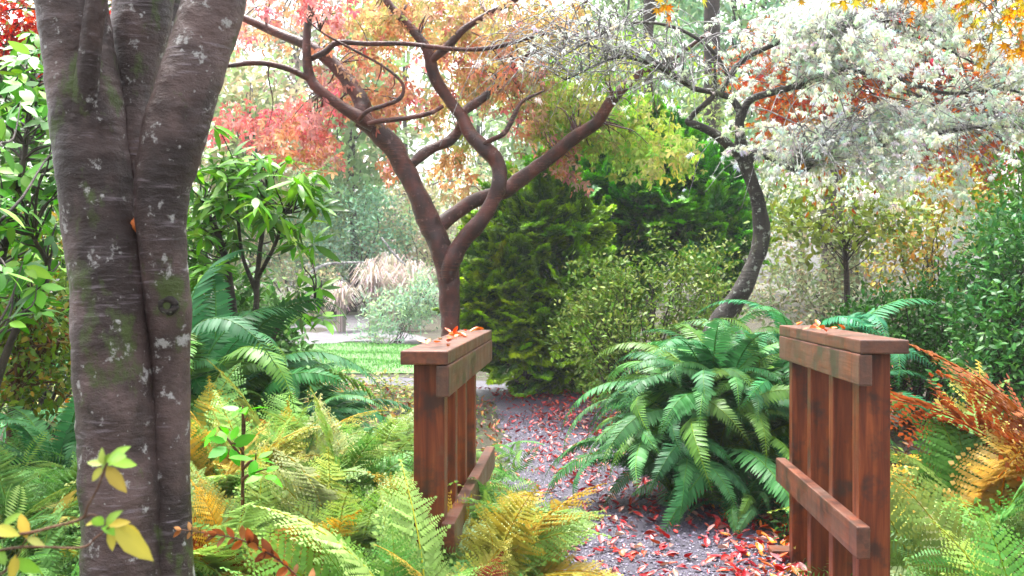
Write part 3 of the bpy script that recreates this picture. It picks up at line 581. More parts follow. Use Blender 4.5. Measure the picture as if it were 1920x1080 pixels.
for lab, px, rp in (('tall violet grey conifer trunk behind the orange leaves', 1562, 19), ('slim grey conifer trunk behind the lichen branches', 1335, 17), ('slim grey trunk showing beside the maple limb', 1216, 10)):
    dd = 26.; b = gp(px, dd); top = at(px, -420, dd)
    bush('conifer_tree', lab, 'tree', b, [(px, -420, 90, 160, dd, 1.5)], L_DIA, .3, MIXD, 900, trunk=np.array([[*b, rp * 1.3 / FPX * dd], [*(b + (top - b) * .35), rp / FPX * dd], [*(b + (top - b) * .7), rp * .8 / FPX * dd], [*top, .08]]), bark=M_dark, stems=14, r0=.06, per=16, spread=.4, group='tall conifer trunks behind the garden')

# shrubs around the terrace
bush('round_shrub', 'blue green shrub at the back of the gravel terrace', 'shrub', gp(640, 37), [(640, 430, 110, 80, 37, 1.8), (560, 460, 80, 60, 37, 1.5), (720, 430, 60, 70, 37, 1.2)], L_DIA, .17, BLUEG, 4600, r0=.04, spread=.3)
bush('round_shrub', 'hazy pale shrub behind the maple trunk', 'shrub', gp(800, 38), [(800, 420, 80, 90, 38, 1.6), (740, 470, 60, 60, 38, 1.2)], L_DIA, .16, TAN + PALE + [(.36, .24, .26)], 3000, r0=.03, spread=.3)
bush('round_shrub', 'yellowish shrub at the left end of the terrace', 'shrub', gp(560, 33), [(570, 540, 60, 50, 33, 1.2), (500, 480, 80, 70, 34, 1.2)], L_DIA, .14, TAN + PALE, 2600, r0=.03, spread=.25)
bush('perennial_clump', 'pale blue green perennials beside the gravel terrace', 'plant', gp(740, 25), [(745, 590, 60, 40, 25, .8), (700, 620, 35, 22, 24.6, .5), (790, 570, 40, 50, 25, .6)], L_LANCE, .13, [(.2, .34, .24), (.26, .4, .28), (.3, .4, .2)], 2600, r0=.01, spread=.2, up=.9)
def grass_clump(label, base, n, h, pal, spread=.6):
    t = thing('ornamental_grass', label, 'grass', base, 'pale ornamental grasses on the terrace'); mb = MB()
    for i in range(n):
        a = RNG.uniform(0, 2 * np.pi); o = np.array([math.cos(a), math.sin(a), 0]); L = h * RNG.uniform(.6, 1.1); q = RNG.uniform(.15, 1) * spread
        P = spline(np.array([base + o * .12, base + o * q * L * .3 + [0, 0, L * .55], base + o * q * L * .8 + [0, 0, L * (.95 - .3 * q)], base + o * q * L * 1.3 + [0, 0, L * (.95 - .7 * q)]]), 3)
        s1 = np.array([-o[1], o[0], 0]) * .012; V = np.vstack([P + s1, P - s1]); m = len(P); i_ = np.arange(m - 1)
        mb.add(V, np.vstack([np.stack([i_, i_ + 1, i_ + m], 1), np.stack([i_ + 1, i_ + m + 1, i_ + m], 1)]), pick(pal, 1)[0])
    joinmesh(mb, 'blades', M_leaf, t, 'stuff')
STRAW = [(.52, .44, .4), (.46, .38, .36), (.46, .42, .32)]
for lab, px, dd, h in (('straw coloured ornamental grass nearest the rhododendron', 640, 29, 1.5), ('tall straw coloured ornamental grass in the middle of the terrace', 700, 30, 2.1), ('straw coloured ornamental grass against the maple trunk', 775, 30, 2.2), ('pinkish ornamental grass at the back of the terrace', 735, 34, 2.5)):
    grass_clump(lab, gp(px, dd), 300, h * .9, STRAW, .42)
for lab, pts in (('bare pale branch arching level above the terrace', [(572, 660, 4), (578, 530, 3.4), (600, 500, 3), (640, 493, 2.5), (700, 492, 1.5)]), ('bare pale branch slanting above the grasses', [(790, 640, 4), (772, 520, 3), (740, 478, 2.4), (715, 445, 1.5)])):
    tt_ = thing('dead_branch', lab, 'branch', gp(pts[0][0], 32)); put('stick', limb(pts, 32, seg=6), M_twig, tt_)
bush('deciduous_shrub', 'leafy green shrub below the rhododendron beside the lawn', 'shrub', gp(440, 9.2), [(430, 640, 110, 70, 9.2, .4), (520, 670, 60, 40, 9.2, .3), (480, 600, 60, 50, 9.3, .3)], L_OV, .08, [(.05, .14, .03), (.08, .19, .05), (.13, .24, .08)], 3000, stems=30, r0=.012, per=8, spread=.14)
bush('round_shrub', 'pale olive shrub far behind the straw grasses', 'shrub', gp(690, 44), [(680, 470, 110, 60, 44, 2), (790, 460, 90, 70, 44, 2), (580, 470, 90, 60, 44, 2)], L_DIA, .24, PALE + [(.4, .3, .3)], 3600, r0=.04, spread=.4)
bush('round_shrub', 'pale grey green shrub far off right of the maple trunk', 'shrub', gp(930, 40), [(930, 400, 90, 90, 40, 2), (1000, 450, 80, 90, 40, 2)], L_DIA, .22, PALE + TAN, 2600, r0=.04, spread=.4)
# hinoki cypress: fan sprays with brighter tips
def fan_t():                                             # feathery plume: axis curving up, side sprays with bright tips
    mb = MB(); r = np.random.default_rng(5)
    for i in range(11):
        f = (i + 1) / 11; c0 = np.array([f * .9, 0, .28 * f * f]); L = .42 * (1 - f) ** .7 + .1
        for sg in (-1, 1):
            b = math.radians(sg * (52 - 14 * f)); dv = np.array([math.cos(b), math.sin(b), r.uniform(0, .35)])
            for g in (.25, .55, .85, 1.1):
                for s2 in (-1, 1):
                    b2 = b + s2 * .6; P0 = c0 + dv * L * g * .8; e = P0 + np.array([math.cos(b2), math.sin(b2), .25 + r.normal(0, .2)]) * .13 * (1.3 - f * .4)
                    pr = np.array([-math.sin(b2), math.cos(b2), r.normal(0, .6)]) * .045; q = max(f ** 1.5, g / 1.1 * .8) ** 2
                    mb.add([P0 - pr, P0 + pr, e], [(0, 1, 2)], np.array([.55, .65, .8]) + np.array([6.5, 3.6, .6]) * q ** 1.6)
    return np.concatenate(mb.V), np.concatenate(mb.F), np.concatenate(mb.C)
FAN = fan_t()
bush('cypress_shrub', 'dark green cypress with yellow green tips behind the azalea, the lower left one', 'shrub', gp(985, 13.6), [(985, 520, 70, 110, 13.6, .7), (1020, 440, 60, 70, 13.6, .7), (995, 620, 65, 55, 13.6, .6), (940, 560, 35, 75, 13.4, .4), (1060, 600, 60, 80, 13.8, .6)], FAN, .42, [(.034, .12, .018), (.046, .14, .02), (.062, .15, .018)], 1700, M_conifer, 'dark cypresses beyond the path', stems=60, r0=.03, per=3, spread=.2, up=.6, shell=5, horiz=.9)
bush('cypress_tree', 'dark green cypress tree with layered fan sprays, between the maple and lichen tree', 'tree', gp(1150, 15.2), [(1200, 400, 90, 50, 15, .8), (1130, 350, 70, 60, 15.2, .8), (1180, 300, 70, 45, 15.2, .7), (1290, 380, 60, 45, 15, .7), (1310, 450, 50, 40, 14.8, .6), (1110, 450, 70, 60, 15.2, .7), (1240, 330, 60, 40, 15.2, .7), (1100, 560, 60, 70, 15.4, .6)], FAN, .45, [(.018, .115, .028), (.026, .13, .032), (.038, .14, .026)], 1600, M_conifer, 'dark cypresses beyond the path', stems=40, r0=.035, per=3, spread=.22, up=.5, shell=5, horiz=.9,
     trunk=np.array([[*gp(1150, 15.2), .13], [*at(1150, 560, 15.2), .11], [*at(1165, 400, 15.2), .08], [*at(1185, 290, 15.2), .03]]))

AZ = [(.1, .19, .035), (.15, .24, .045), (.07, .15, .03), (.2, .23, .06)]
bush('azalea_shrub', 'small leaved yellow green azalea between the path and the cypress', 'shrub', gp(1200, 10.8), [(1210, 590, 120, 90, 10.6, .6), (1120, 640, 80, 80, 10.6, .5), (1300, 560, 80, 70, 10.8, .5), (1180, 700, 90, 50, 10.4, .5), (1110, 540, 40, 50, 10.9, .4), (1225, 470, 16, 50, 10.8, .12), (1160, 510, 22, 40, 10.7, .2), (1340, 500, 40, 50, 10.9, .3), (1280, 505, 16, 36, 10.7, .12), (1085, 590, 24, 30, 10.5, .2), (1300, 650, 80, 70, 10.5, .5)], L_OV, .052, AZ, 9500, stems=70, r0=.012, per=9, spread=.11, up=.6, horiz=.8)
bush('twiggy_shrub', 'dark stemmed sparse shrub with olive leaves right of the lichen tree', 'shrub', gp(1588, 11), [(1580, 390, 120, 45, 11, .6), (1500, 430, 60, 50, 11, .5), (1660, 420, 60, 50, 11, .5)], L_OV, .09, [(.14, .2, .035), (.2, .24, .05), (.1, .15, .03)], 1500, stems=34, r0=.006, per=6, spread=.14,
     trunk=np.array([[*gp(1592, 11), .035], [*at(1588, 540, 11), .03], [*at(1585, 480, 11), .024], [*at(1580, 430, 11), .012]]))
bush('mixed_shrub', 'grey green hazy shrub behind the dark stemmed shrub', 'shrub', gp(1600, 17), [(1540, 480, 90, 70, 17, .8), (1660, 480, 90, 70, 17, .8), (1480, 560, 70, 50, 16, .6), (1620, 560, 90, 40, 16, .6)], L_DIA, .1, [(.2, .26, .13), (.26, .3, .16), (.14, .2, .1), (.3, .22, .14)], 5200, r0=.02, spread=.2)
bush('mixed_shrub', 'yellow flecked shrub under the hanging lichen', 'shrub', gp(1740, 13), [(1740, 420, 90, 90, 13, .7), (1720, 500, 80, 60, 13, .6), (1800, 380, 60, 60, 13, .5)], L_OV, .08, [(.14, .22, .05), (.32, .28, .05), (.2, .26, .08), (.4, .2, .05)], 3000, r0=.015, spread=.16)
bush('mixed_shrub', 'pale green shrub seen between the cypress and the lichen trunk', 'shrub', gp(1350, 20), [(1300, 230, 80, 70, 20, .9), (1370, 330, 70, 90, 20, .9), (1330, 450, 80, 90, 20, .9), (1450, 370, 60, 90, 20, .8), (1400, 500, 80, 50, 19, .7)], L_DIA, .12, [(.2, .34, .1), (.26, .36, .14), (.3, .34, .12)], 4600, r0=.03, spread=.24, stems=30)
EV = [(.035, .12, .025), (.055, .16, .03), (.08, .19, .04), (.03, .09, .02)]
bush('evergreen_shrub', 'dense mid green shrub behind the right railing cap', 'shrub', gp(1730, 8.2), [(1700, 600, 90, 50, 8.2, .4), (1790, 580, 80, 60, 8.2, .4), (1620, 620, 70, 50, 8.4, .35), (1660, 690, 110, 60, 8.2, .4), (1800, 680, 100, 70, 8, .4)], L_OV, .05, EV, 8000, M_gloss, stems=60, r0=.01, per=8, spread=.09, up=.7, leafparts=300)
bush('evergreen_shrub', 'dense dark green shrub at the right edge below the hanging lichen', 'shrub', gp(1900, 7.4), [(1880, 600, 90, 60, 7.2, .4), (1900, 470, 80, 70, 7.6, .45), (1960, 560, 80, 120, 7.4, .4), (1840, 520, 50, 40, 7.6, .3), (1880, 700, 90, 70, 7, .4)], L_OV, .055, EV[:3] + [(.05, .15, .06)], 7500, M_gloss, stems=60, r0=.01, per=8, spread=.1, up=.6, leafparts=300)
bush('evergreen_shrub', 'bright green upright shrub at the right edge beside the lichen', 'shrub', gp(1930, 9), [(1900, 380, 60, 70, 9, .4), (1960, 420, 80, 100, 9, .4)], L_OV, .07, [(.08, .22, .03), (.12, .26, .05)], 1500, M_gloss, stems=30, r0=.012, per=8, spread=.12)

RO = [(.5, .1, .04), (.55, .16, .05), (.42, .06, .05), (.5, .22, .06)]
def hangtree(name, label, base, bl, tmpl, size, pal, n, tr, mat=M_autumn, **kw): return bush(name, label, 'tree', base, bl, tmpl, size, pal, n, mat, trunk=np.array(tr), droop=.9, per=10, up=-.2, **kw)
b = gp(1960, 17)
hangtree('japanese_maple', 'orange red maple behind the lichen branches on the right', b, [(1850, 180, 120, 90, 17, .9), (1700, 150, 120, 80, 17.4, .9), (1560, 180, 110, 80, 17.2, .8), (1480, 220, 60, 60, 16.8, .5), (1600, 80, 160, 60, 17.2, .9), (1440, 120, 90, 60, 17, .6), (1880, 300, 80, 60, 17, .6), (1780, 330, 60, 60, 16.8, .5)], L_STAR, .12, RO, 4200, [[*b, .14], [*at(1950, 420, 17), .12], [*at(1880, 250, 17), .09], [*at(1750, 130, 17), .06], [*at(1560, 100, 17), .03]], stems=70, r0=.02, spread=.22)
b = gp(-40, 9.5)
hangtree('japanese_maple', 'red leaved maple showing behind the thick trunk at the upper left', b, [(40, 50, 110, 55, 9.5, .6), (210, 20, 120, 60, 9.8, .6), (-60, 60, 80, 70, 9.5, .5), (340, 10, 70, 50, 9.8, .4)], L_STAR, .085, [(.45, .04, .03), (.55, .09, .04), (.4, .05, .06)], 1900, [[*b, .1], [*at(-40, 400, 9.5), .09], [*at(0, 150, 9.5), .06], [*at(120, 30, 9.6), .03]], stems=30, r0=.012, spread=.12)
b = gp(2250, 7)
hangtree('japanese_maple', 'orange leaved maple bough reaching over the top right corner', b, [(1900, 60, 60, 50, 6.6, .3), (1860, 20, 50, 30, 6.8, .3), (1990, 40, 90, 80, 7, .5), (1760, -40, 120, 40, 7, .4), (1330, -12, 110, 24, 6.8, .3), (1560, -60, 200, 40, 7, .4), (1900, 40, 30, 30, 6.2, .2)], L_STAR, .075, [(.6, .28, .06), (.6, .2, .08), (.5, .45, .08)], 380, [[*b, .1], [*at(2230, 300, 7), .08], [*at(2080, 0, 7), .05], [*at(1760, -70, 7), .03], [*at(1330, -50, 6.8), .012]], stems=26, r0=.008, spread=.1)

# rhododendrons: whorls of long leaves at the branch tips
def rhodo(label, base, whorls, L, pal, stems, per=9, tmpl=L_LANCE, mat=M_gloss, droop=.35, r0=.02, name='rhododendron', group=None, bark=None):
    t = thing(name, label, 'shrub', base, group); C0 = np.array([at(*w_) for w_ in whorls]); mb = MB(); n = len(C0) * per
    k = np.repeat(np.arange(len(C0)), per); an = np.tile(np.arange(per) * 2.4, len(C0)) + RNG.uniform(0, 6, len(C0))[k] + RNG.normal(0, .2, n)
    tilt = nrm(RNG.normal(0, .35, (len(C0), 3)) + [0, -.25, 1])[k]; e1 = nrm(np.cross(tilt, [1., .2, 0])); e2 = np.cross(tilt, e1)
    rad = np.cos(an)[:, None] * e1 + np.sin(an)[:, None] * e2
    tt_ = rad + tilt * (RNG.uniform(-droop * 2.2, .5, (n, 1))); R = basis(tt_, tilt + .25 * rnd(n)); s_ = L * RNG.uniform(.7, 1.15, n); P = C0[k] + rad * .012 - tilt * RNG.random((n, 1)) * .03; C = pick(pal, n, .2)
    order = np.argsort(P[:, 1]); top = order[:300]; rest = order[300:]
    me = [mesh_np('leaf', tmpl[0] * [1, a, b], tmpl[1], mat, tmpl[2], True) for a, b in ((1, 1), (1.2, .6), (.85, 1.3), (1.05, .2))]
    for j in top: part('leaf', me[j % 4], t, mtx=Matrix.Translation(Vector(P[j] - lp(t))) @ Matrix(R[j].tolist()).to_4x4() @ Matrix.Scale(s_[j], 4), color=C[j])
    if len(rest): scatter(mb, tmpl, R[rest], s_[rest], P[rest], C[rest]); joinmesh(mb, 'foliage', mat, t, 'stuff')
    ends = []
    for q in stems:
        A_ = spline(np.array([[*at(p[0], p[1], p[3]), p[2] / FPX * p[3]] for p in q]), 6); put('stem', tube(A_[:, :3], A_[:, 3], 8, .1, 20, 1), bark or M_dark, t); ends.append(A_[4:, :3])
    ends = np.vstack(ends); sb = MB(); nr = ends[np.argmin(((C0[:, None] - [0, 0, .12] - ends[None]) ** 2).sum(-1), 1)]
    twig_set(sb, list(zip(nr, C0)), r0 * .35, .0, 5); joinmesh(sb, 'twigs', bark or M_dark, t, 'stuff', True); return t
wr = np.random.default_rng(21)
def rw(n, cx, cy, rx, ry, d, rd): 
    a = wr.uniform(0, 2 * np.pi, n); r_ = np.sqrt(wr.uniform(0, 1, n)); return [(cx + rx * r_[i] * math.cos(a[i]), cy + ry * r_[i] * math.sin(a[i]), d + wr.normal(0, rd)) for i in range(n)]
RG = [(.075, .2, .022), (.11, .27, .03), (.05, .14, .02), (.14, .28, .04)]
rhodo('rhododendron with long drooping leaves standing right of the thick trunk', gp(470, 7.2), rw(46, 470, 350, 120, 62, 7.1, .25) + rw(26, 390, 440, 60, 90, 7.3, .2) + rw(6, 560, 420, 40, 60, 7.1, .2) + [(590, 320, 7), (600, 385, 7), (585, 455, 7), (400, 235, 7), (385, 285, 7.1), (600, 535, 6.9), (565, 585, 6.9), (610, 590, 6.8), (560, 540, 7), (540, 300, 7), (420, 290, 7), (350, 330, 7), (345, 470, 7.2)], .18, RG,
      [[(484, 720, 7, 7.2), (480, 600, 6, 7.2), (484, 500, 5, 7.2), (494, 420, 4, 7.15), (500, 350, 3, 7.1)], [(462, 720, 8, 7.25), (440, 600, 8, 7.25), (425, 500, 7, 7.2), (405, 430, 6, 7.2), (375, 390, 4, 7.1)], [(480, 545, 5, 7.2), (455, 480, 3.5, 7.2), (445, 400, 3, 7.1)], [(484, 520, 4, 7.2), (515, 460, 3.5, 7.1), (535, 400, 3, 7)], [(500, 720, 6, 7.1), (510, 640, 5, 7.), (540, 590, 3, 6.95), (590, 560, 2, 6.9)]])
rhodo('bright green rhododendron at the left edge behind the thick trunk', gp(-30, 5.0), rw(84, 50, 250, 90, 200, 5.0, .35) + rw(50, 40, 470, 85, 150, 5.0, .3) + [(10, 500, 3.6), (-6, 380, 3.6), (60, 100, 4.6), (70, 160, 4.6), (40, 130, 4.6)], .105, [(.08, .24, .03), (.13, .32, .05), (.18, .34, .06), (.05, .16, .03)],
      [[(-40, 900, 12, 5), (-20, 700, 11, 5), (0, 500, 9, 5), (40, 330, 6, 5), (60, 150, 4, 5)], [(-60, 900, 10, 5.1), (20, 640, 8, 5), (90, 520, 5, 5), (60, 440, 3, 4.9)], [(-50, 860, 8, 4.6), (-30, 620, 7, 4.2), (-20, 500, 4, 3.8), (-5, 420, 3, 3.7)]], per=7, tmpl=leaf_t(.42, .12, .2), group=None)
bush('deciduous_shrub', 'red stemmed shrub with yellow green leaves left of the thick trunk', 'shrub', gp(20, 5.8), [(60, 560, 90, 90, 5.8, .4), (20, 680, 110, 90, 5.8, .4), (90, 700, 80, 60, 5.8, .3), (110, 480, 50, 60, 5.9, .3), (0, 560, 60, 90, 5.7, .3)], L_OV, .05, [(.15, .22, .03), (.22, .24, .04), (.1, .17, .03), (.12, .2, .03), (.14, .22, .03), (.08, .15, .03), (.1, .18, .03), (.12, .2, .04), (.3, .1, .03)], 4200, stems=34, r0=.012, per=7, spread=.1, bark=M_brown, leafparts=300,
     trunk=np.array([[*gp(20, 5.8), .03], [*at(25, 760, 5.8), .026], [*at(50, 690, 5.8), .02], [*at(110, 640, 5.8), .012]]))
bush('deciduous_shrub', 'dark green shrub behind the thick trunk at the left edge', 'shrub', gp(60, 8.5), [(60, 420, 130, 120, 8.5, .5), (60, 620, 140, 100, 8.5, .5), (300, 560, 90, 130, 8.5, .4), (0, 260, 80, 100, 8.5, .4), (400, 560, 70, 110, 8.6, .3), (330, 400, 60, 100, 8.6, .3)], L_OV, .085, [(.03, .09, .02), (.05, .13, .03), (.08, .17, .03)], 6500, stems=30, r0=.015, per=8, spread=.15)

# ------------------------------------------------------------------ ferns
fg = np.random.default_rng(31)
def fern(label, base, n, L, kind, pal, aim=None, group=None, jit=.12, name=None, up=0, shapes=None):
    t = thing(name or ('sword_fern' if kind is SWORD else 'lady_fern'), label, 'fern', base, group, rz=fg.uniform(0, 6.28) if aim is None else 0)
    for i in range(n):
        a = i * 2.399 + fg.normal(0, .25) if aim is None else aim[0] + fg.uniform(-aim[1], aim[1]); s_ = L * fg.uniform(.7, 1.1); c = np.array(pal[fg.integers(len(pal))]) * (1 + jit * fg.standard_normal()) * (1 + .06 * fg.standard_normal(3))
        M4 = Matrix.Rotation(a, 4, 'Z') @ Matrix.Translation((.03, 0, 0)) @ Matrix.Rotation(-up + fg.normal(0, .17), 4, 'Y') @ Matrix.Rotation(fg.normal(0, .3), 4, 'X') @ Matrix.Scale(s_, 4)
        part('frond', kind[(i * 3 + fg.integers(3)) % len(kind) if shapes is None else shapes[i % len(shapes)]], t, mtx=M4, color=np.clip(c, .005, .9))
    return t
SG = [(.055, .17, .065), (.08, .21, .085), (.1, .24, .09), (.04, .13, .05), (.1, .2, .05)]
GSW = 'sword ferns'
fern('largest deep green sword fern arching over the right edge of the path', gp(1350, 6.7, .15), 170, 1.38, SWORD, SG, group=GSW, up=.1, shapes=(0, 1, 5, 2, 0, 1, 3, 6, 0, 5, 1, 4, 2, 7))
fern('deep green sword fern just behind the right railing', gp(1450, 7.1, .15), 70, 1.45, SWORD, SG, group=GSW)
fern('blue green sword fern behind the right railing cap', gp(1570, 7.4, .15), 24, 1.55, SWORD, [(.05, .2, .1), (.07, .22, .1)], group=GSW, up=.15)
fern('drooping sword fern on the path side of the largest fern', gp(1262, 6.6, .1), 46, 1.02, SWORD, SG, group=GSW, shapes=(1, 2, 3, 0, 4, 6))
fern('low sword fern at the foot of the largest fern', gp(1400, 6.2), 22, .6, SWORD, SG, group=GSW)
fern('tall sword fern against the right side of the thick trunk', gp(375, 6.4), 34, 1.75, SWORD, SG + [(.1, .2, .04)], group=GSW, up=.15)
fern('sword fern under the rhododendron stems', gp(480, 6.5), 34, 1.3, SWORD, SG, group=GSW)
fern('sword fern spreading towards the lawn beside the rhododendron', gp(545, 6.3), 36, 1.05, SWORD, SG, group=GSW)
fern('small sword fern at the inner side of the left railing', gp(935, 5.6), 9, .5, SWORD, SG, group=GSW)
YGF = [(.19, .31, .09), (.24, .36, .13), (.15, .26, .07)]; YF = [(.34, .32, .09), (.3, .3, .08), (.4, .28, .08)]; GF = [(.1, .23, .06), (.14, .29, .09), (.08, .19, .05)]; BF = [(.2, .05, .02), (.26, .07, .03), (.14, .04, .03)]; PF = [(.34, .44, .24), (.3, .4, .2)]
GL = 'yellowing lady ferns on the bank left of the path'
rows = [('palest feathery fern in the near left bank', 480, 3.25, .72, PF + YGF), ('fern at the bottom edge right of the thick trunk', 590, 3.15, .7, YGF + GF), ('green fern at the bottom edge before the left railing', 700, 3.3, .75, GF + YGF), ('fern leaning against the foot of the left railing post', 800, 3.45, 1.0, YGF + GF), ('fern spilling from the left bank onto the path', 850, 3.6, .8, YGF + YF[:1]),
        ('yellow and rust fern beside the thick trunk', 430, 3.9, .82, YF + YGF + YGF + BF[:1]), ('yellow green fern in the middle of the left bank', 540, 3.9, .8, YGF + YF), ('fresh green fern in the middle of the left bank', 650, 4.0, .8, GF + YGF), ('pale green fern left of the railing post', 730, 4.1, .8, YGF + PF),
        ('golden fern behind the yellow and rust fern', 410, 4.6, .88, YF + YF + YGF), ('golden green fern under the sword ferns', 500, 4.7, .85, YF + YGF), ('light green fern in the upper left bank', 600, 4.7, .85, YGF + GF), ('feathery fern in the upper left bank near the railing', 700, 4.8, .85, YGF + PF), ('fern behind the left railing post', 770, 5.0, .85, GF + YGF),
        ('green fern behind the left railing balusters', 820, 5.6, .7, GF + YGF), ('pale fern at the top of the left bank facing the lawn', 680, 5.8, .8, PF + YGF), ('light fern at the top of the left bank near the railing', 760, 6.2, .75, YGF + PF), ('yellowing fern on the inner side of the left railing', 893, 4.5, 1.0, YF + YGF), ('yellow fern below the lower rail of the left railing', 868, 4.05, 1.0, YF + YGF), ('tall pale fern in front of the lawn', 640, 5.4, 1.0, PF + YGF), ('tall yellow green fern below the rhododendron', 540, 5.4, 1.0, YGF + YF), ('tall pale fern between the railing and the lawn', 720, 5.5, .98, PF + PF + YGF), ('golden fern right behind the thick trunk', 390, 5.4, 1.05, YF + YGF), ('pale green fern before the tall pale ferns', 620, 4.4, .9, PF + YGF)]
for lab, px, dd, L, pal in rows: fern(lab, gp(px, dd), 24, L * (.88 if px < 735 else .85), LADY, pal, group=GL, up=.1, aim=(2.7, 1.75) if 780 < px < 860 and dd < 3.7 else None)
for q in range(16):
    fern(['small yellow green feathery fern filling the left bank', 'small whitish green feathery fern filling the left bank', 'small fresh green feathery fern filling the left bank', 'small golden feathery fern filling the left bank'][q % 4], gp(fg.uniform(400, 760), fg.uniform(3.4, 5.9)), 14, fg.uniform(.5, .72), LADY, [YGF, PF + YGF, GF, YF + YGF][q % 4], group=GL, up=.1)
fern('dried dark brown fern drooping in the left bank', gp(480, 3.5), 7, .85, LADY, [(.08, .025, .02), (.12, .045, .025), (.07, .02, .02)], name='withered_fern', group='withered brown ferns')
fern('small dried brown fern beside the path at the bottom edge', gp(905, 3.6), 4, .55, LADY, BF, name='withered_fern', group='withered brown ferns')
fern('soft green fern at the foot of the thick trunk, bottom left', gp(70, 3.6), 30, .68, LADY, GF, group='green ferns at the lower left')
fern('soft green fern behind the thick trunk, lower left', gp(60, 4.4), 30, .8, LADY, GF, group='green ferns at the lower left')
fern('soft green fern at the far left edge below the shrubs', gp(-40, 4.0), 28, .72, LADY, GF + YGF, group='green ferns at the lower left')
fern('dark green fern at the left under the red stemmed shrub', gp(120, 5.2), 24, 1.1, SWORD, SG, group=GSW)
fern('mid green fern seen left of the thick trunk behind others', gp(0, 5.4), 26, .85, LADY, GF, group='green ferns at the lower left')
GR = 'autumn ferns right of the bridge'
rowsr = [('green fern right of the right railing post, bottom edge', 1840, 3.9, .62, YGF + PF), ('green and rust fern at the lower right corner', 1960, 3.7, .72, GF + YGF + BF[:1]), ('tall yellow green fern right of the railing', 1800, 4.5, .95, YGF + GF + YF[:1]), ('tall golden fern right of the railing', 1850, 4.8, 1.1, YF + YGF), ('tall green fern at the right edge', 1920, 4.2, 1.0, PF + YGF), ('lime fern behind the right railing post', 1780, 5.4, 1.15, YGF + YF), ('feathery green fern behind the rust fern', 1860, 5.2, 1.2, YGF + GF), ('green fern seen through the right railing balusters', 1640, 5.4, .6, GF + YGF), ('low green fern outside the right railing', 1700, 4.6, .5, GF)]
for lab, px, dd, L, pal in rowsr: fern(lab, gp(px, dd), 22, L * 1.22, LADY, pal, group=GR, up=.15, aim=(.6, 1.7))
fern('tall rust red fern arching in from the right edge', gp(2090, 5.1), 3, 2.05, LADY, [(.26, .085, .035), (.2, .06, .03), (.32, .16, .06)], name='withered_fern', group='withered brown ferns', up=.0, aim=(3.1, .6), shapes=(6, 5, 0, 6))
fern('rust brown fern drooping in the lower right corner', gp(2040, 4.5), 3, 1.0, LADY, BF, name='withered_fern', group='withered brown ferns', aim=(2.6, 1.2))

def mini_t():
    mb = MB(); r = np.random.default_rng(2)
    for i in range(1, 17):
        f = i / 17; l = .2 * math.sin(math.pi * (f * .82 + .12)) * r.uniform(.8, 1.1)
        for sg in (-1, 1):
            P0 = np.array([f, 0, .25 * f - .5 * f * f]); e = P0 + np.array([.35 * l, sg * l, -.35 * l]); m = (P0 + e) / 2
            mb.add([P0, m + [.017, 0, .012], m - [.017, 0, 0], e], [(0, 1, 2), (1, 3, 2)], np.ones(3) * r.uniform(.8, 1.2))
    return np.concatenate(mb.V), np.concatenate(mb.F), np.concatenate(mb.C)
MINI = mini_t()
low_cover('fern_undergrowth', 4200, (-2.6, .05), (3.0, 6.8), .36, .24, YGF + GF + YF[:1], 'fine fern sprays filling the gaps in the left bank', lambda x, y: (path_d(x, y) > .0), M_fern, MINI, 'ferns', .9)
low_cover('fern_undergrowth', 1500, (1.3, 3.2), (3.6, 6.4), .4, .28, YGF + GF, 'fine fern sprays filling the gaps right of the bridge', lambda x, y: (path_d(x, y) > .05) & (x > 1.5 + .06 * (y - 3.8)), M_fern, MINI, 'ferns', .9)
# bright broad leaves among the left ferns
rhodo('bright green broad leaved seedling among the left ferns', gp(455, 4.0), [(455, 760, 3.9), (430, 830, 3.8), (480, 850, 3.8), (500, 880, 3.75), (410, 800, 3.9)], .08, [(.08, .3, .03), (.1, .34, .04)], [[(455, 1000, 4, 4.0), (455, 880, 3, 3.95), (455, 765, 2, 3.9)]], per=6, tmpl=L_OV, name='broadleaf_seedling', bark=M_brown)
# orange fern frond close to the trunk foot
t = thing('withered_frond', 'orange withered frond lying over the ferns at the trunk foot', 'frond', gp(530, 2.6)); 
A_ = spline(np.array([at(640, 1330, 2.6), at(575, 1110, 2.6), at(470, 1020, 2.55), at(340, 993, 2.5)]), 8); mb = MB(); put('stalk', tube(A_, np.linspace(.004, .001, len(A_)), 6), M_brown, t)
for i in range(7, len(A_)):
    for sg in (-1, 1):
        T_ = nrm(A_[min(i + 1, len(A_) - 1)] - A_[i - 1]); ax = T_ * .6 + np.array([0, -.3 * sg, -.7 * max(sg, -.55)]); R = basis(ax[None], (np.array([[0, -1., .6]])))
        R = basis(ax[None] + RNG.normal(0, .3, (1, 3)), np.array([[0, -1., .6]]) + RNG.normal(0, .5, (1, 3))); M4 = Matrix.Translation(Vector(A_[i] - lp(t))) @ Matrix(R[0].tolist()).to_4x4() @ Matrix.Scale(.05 * (1.1 - .5 * i / len(A_)) * RNG.uniform(.5, 1.2), 4)
        if i == 7 and sg == -1: pm = mesh_np('pinna', *L_CURL[:2], M_autumn, L_CURL[2])
        part('pinna', pm, t, mtx=M4, color=pick([(.28, .1, .045), (.34, .17, .09), (.2, .07, .035)], 1, .25)[0])

